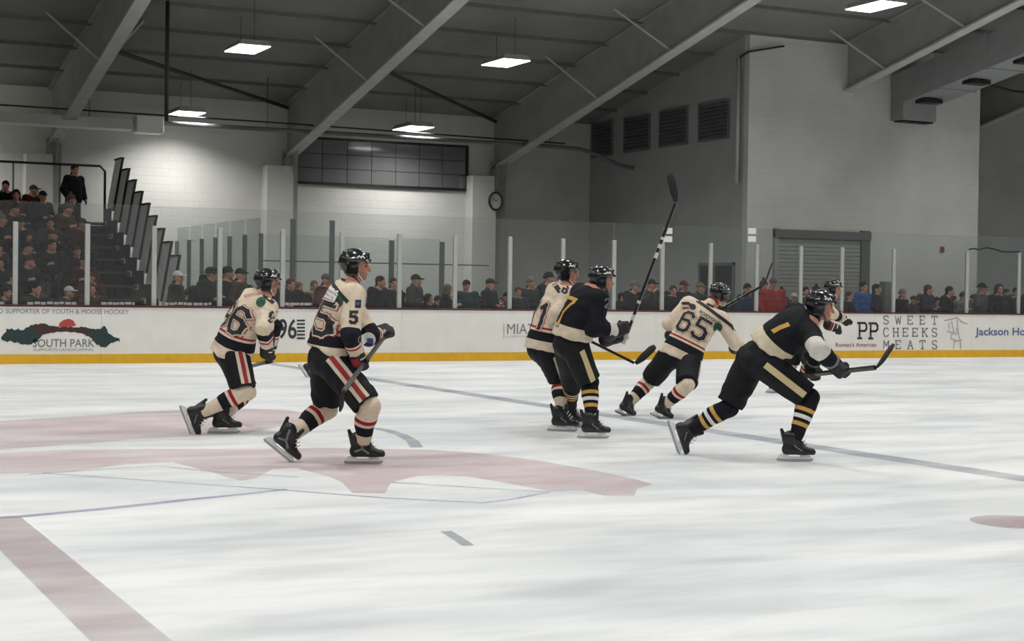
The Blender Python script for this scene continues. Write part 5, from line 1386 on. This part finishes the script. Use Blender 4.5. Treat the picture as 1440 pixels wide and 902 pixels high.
# lower heads in the gaps, a second rank
rf = random.Random(5)
FILL = [(262, 404), (270, 412), (350, 398), (362, 404), (430, 412), (470, 402), (541, 412), (566, 409), (613, 414), (640, 411), (671, 414), (712, 409), (757, 408), (872, 409), (899, 412), (922, 414), (972, 412), (1040, 413), (1062, 414), (1104, 416), (1124, 417), (1203, 414), (1222, 416), (1241, 414), (1284, 414), (1293, 411), (1316, 416), (1340, 414), (1366, 412), (1391, 413), (1414, 404)]
for k, (x, y) in enumerate(FILL):
    yo = free_depth(x, y, 1.7 + .2 * (k % 3)); top = atY(x, y, BY + yo); jc = rf.choice(['black', 'charcoal', 'navy', 'dark green', 'dark grey', 'brown']); gear = rf.choice(['hair', 'cap', 'beanie', 'hair', 'hood']); gc = rf.choice(['black', 'dark brown', 'charcoal', 'brown'])
    left = max([q for q in px_posts if q < x], default=22); n = px_posts.index(left)
    spectator('spectator, %s jacket, %s, low in rear rank, %s from left' % (jc, GN[gear].format(gc), ['first', 'second', 'third', 'fourth', 'fifth', 'sixth', 'seventh', 'eighth', 'ninth', 'tenth', 'eleventh', 'twelfth', 'thirteenth', 'fourteenth', 'fifteenth', 'sixteenth', 'seventeenth', 'eighteenth', 'nineteenth', 'twentieth', 'twenty-first', 'twenty-second', 'twenty-third', 'twenty-fourth', 'twenty-fifth', 'twenty-sixth', 'twenty-seventh', 'twenty-eighth', 'twenty-ninth', 'thirtieth', 'last'][k]),
              'spectators in the rear rank', rf.choice('ABC'), (top[0], BY + yo, 0), math.radians(rf.uniform(-20, 50)), top[2] / 1.78, cn(jc), gear, cn(gc))
# in the bleachers
rb = random.Random(12)
ORD = ['front', 'second', 'third', 'fourth', 'fifth', 'sixth', 'seventh', 'eighth', 'top']
NTH = ['nearest the aisle', 'second from aisle', 'third from aisle', 'fourth from aisle', 'fifth from aisle', 'sixth from aisle', 'seventh from aisle']
JC = ['black', 'charcoal', 'navy', 'dark green', 'black', 'maroon', 'dark grey', 'brown', 'black', 'olive', 'navy', 'charcoal']
for i in range(9):
    xr = 6.45 + .045 * i + rb.uniform(-.1, .1)
    for k in range(7):
        x = xr - .56 * k + rb.uniform(-.05, .05); z = FZ(i); y = RY(i) + .45
        jc = rb.choice(JC); gear = rb.choice(['hair', 'cap', 'beanie', 'hair', 'long_hair', 'pom_beanie']); gc = rb.choice({'hair': ['dark brown', 'brown', 'black'], 'long_hair': ['blond', 'dark brown'], 'cap': ['black', 'navy', 'grey', 'maroon'], 'beanie': ['black', 'charcoal', 'maroon'], 'pom_beanie': ['black', 'grey', 'pale grey']}[gear])
        if i == 0 and k == 1: jc, gear, gc = 'charcoal', 'cap', 'white'
        if i == 0 and k == 0: jc, gear, gc = 'brown', 'long_hair', 'rust'
        if i == 8 and k == 0: continue
        if rb.random() < .06 and i not in (0, 8): continue
        spectator('spectator, %s jacket, %s, %s bleacher row, %s' % (jc, GN[gear].format(gc), ORD[i], NTH[k]), 'spectators seated in the bleachers', rb.choice('STV'), (x, y, z), math.radians(rb.uniform(-10, 45)), rb.uniform(.93, 1.05), cn(jc), gear, cn(gc))
tp = atY(104, 232, RY(8) + .15)
spectator('spectator in black jacket standing alone on the top bleacher row', 'spectators seated in the bleachers', 'A', (tp[0], RY(8) + .15, FZ(8)), .5, 1.0, cn('black'), 'hair', cn('brown'))
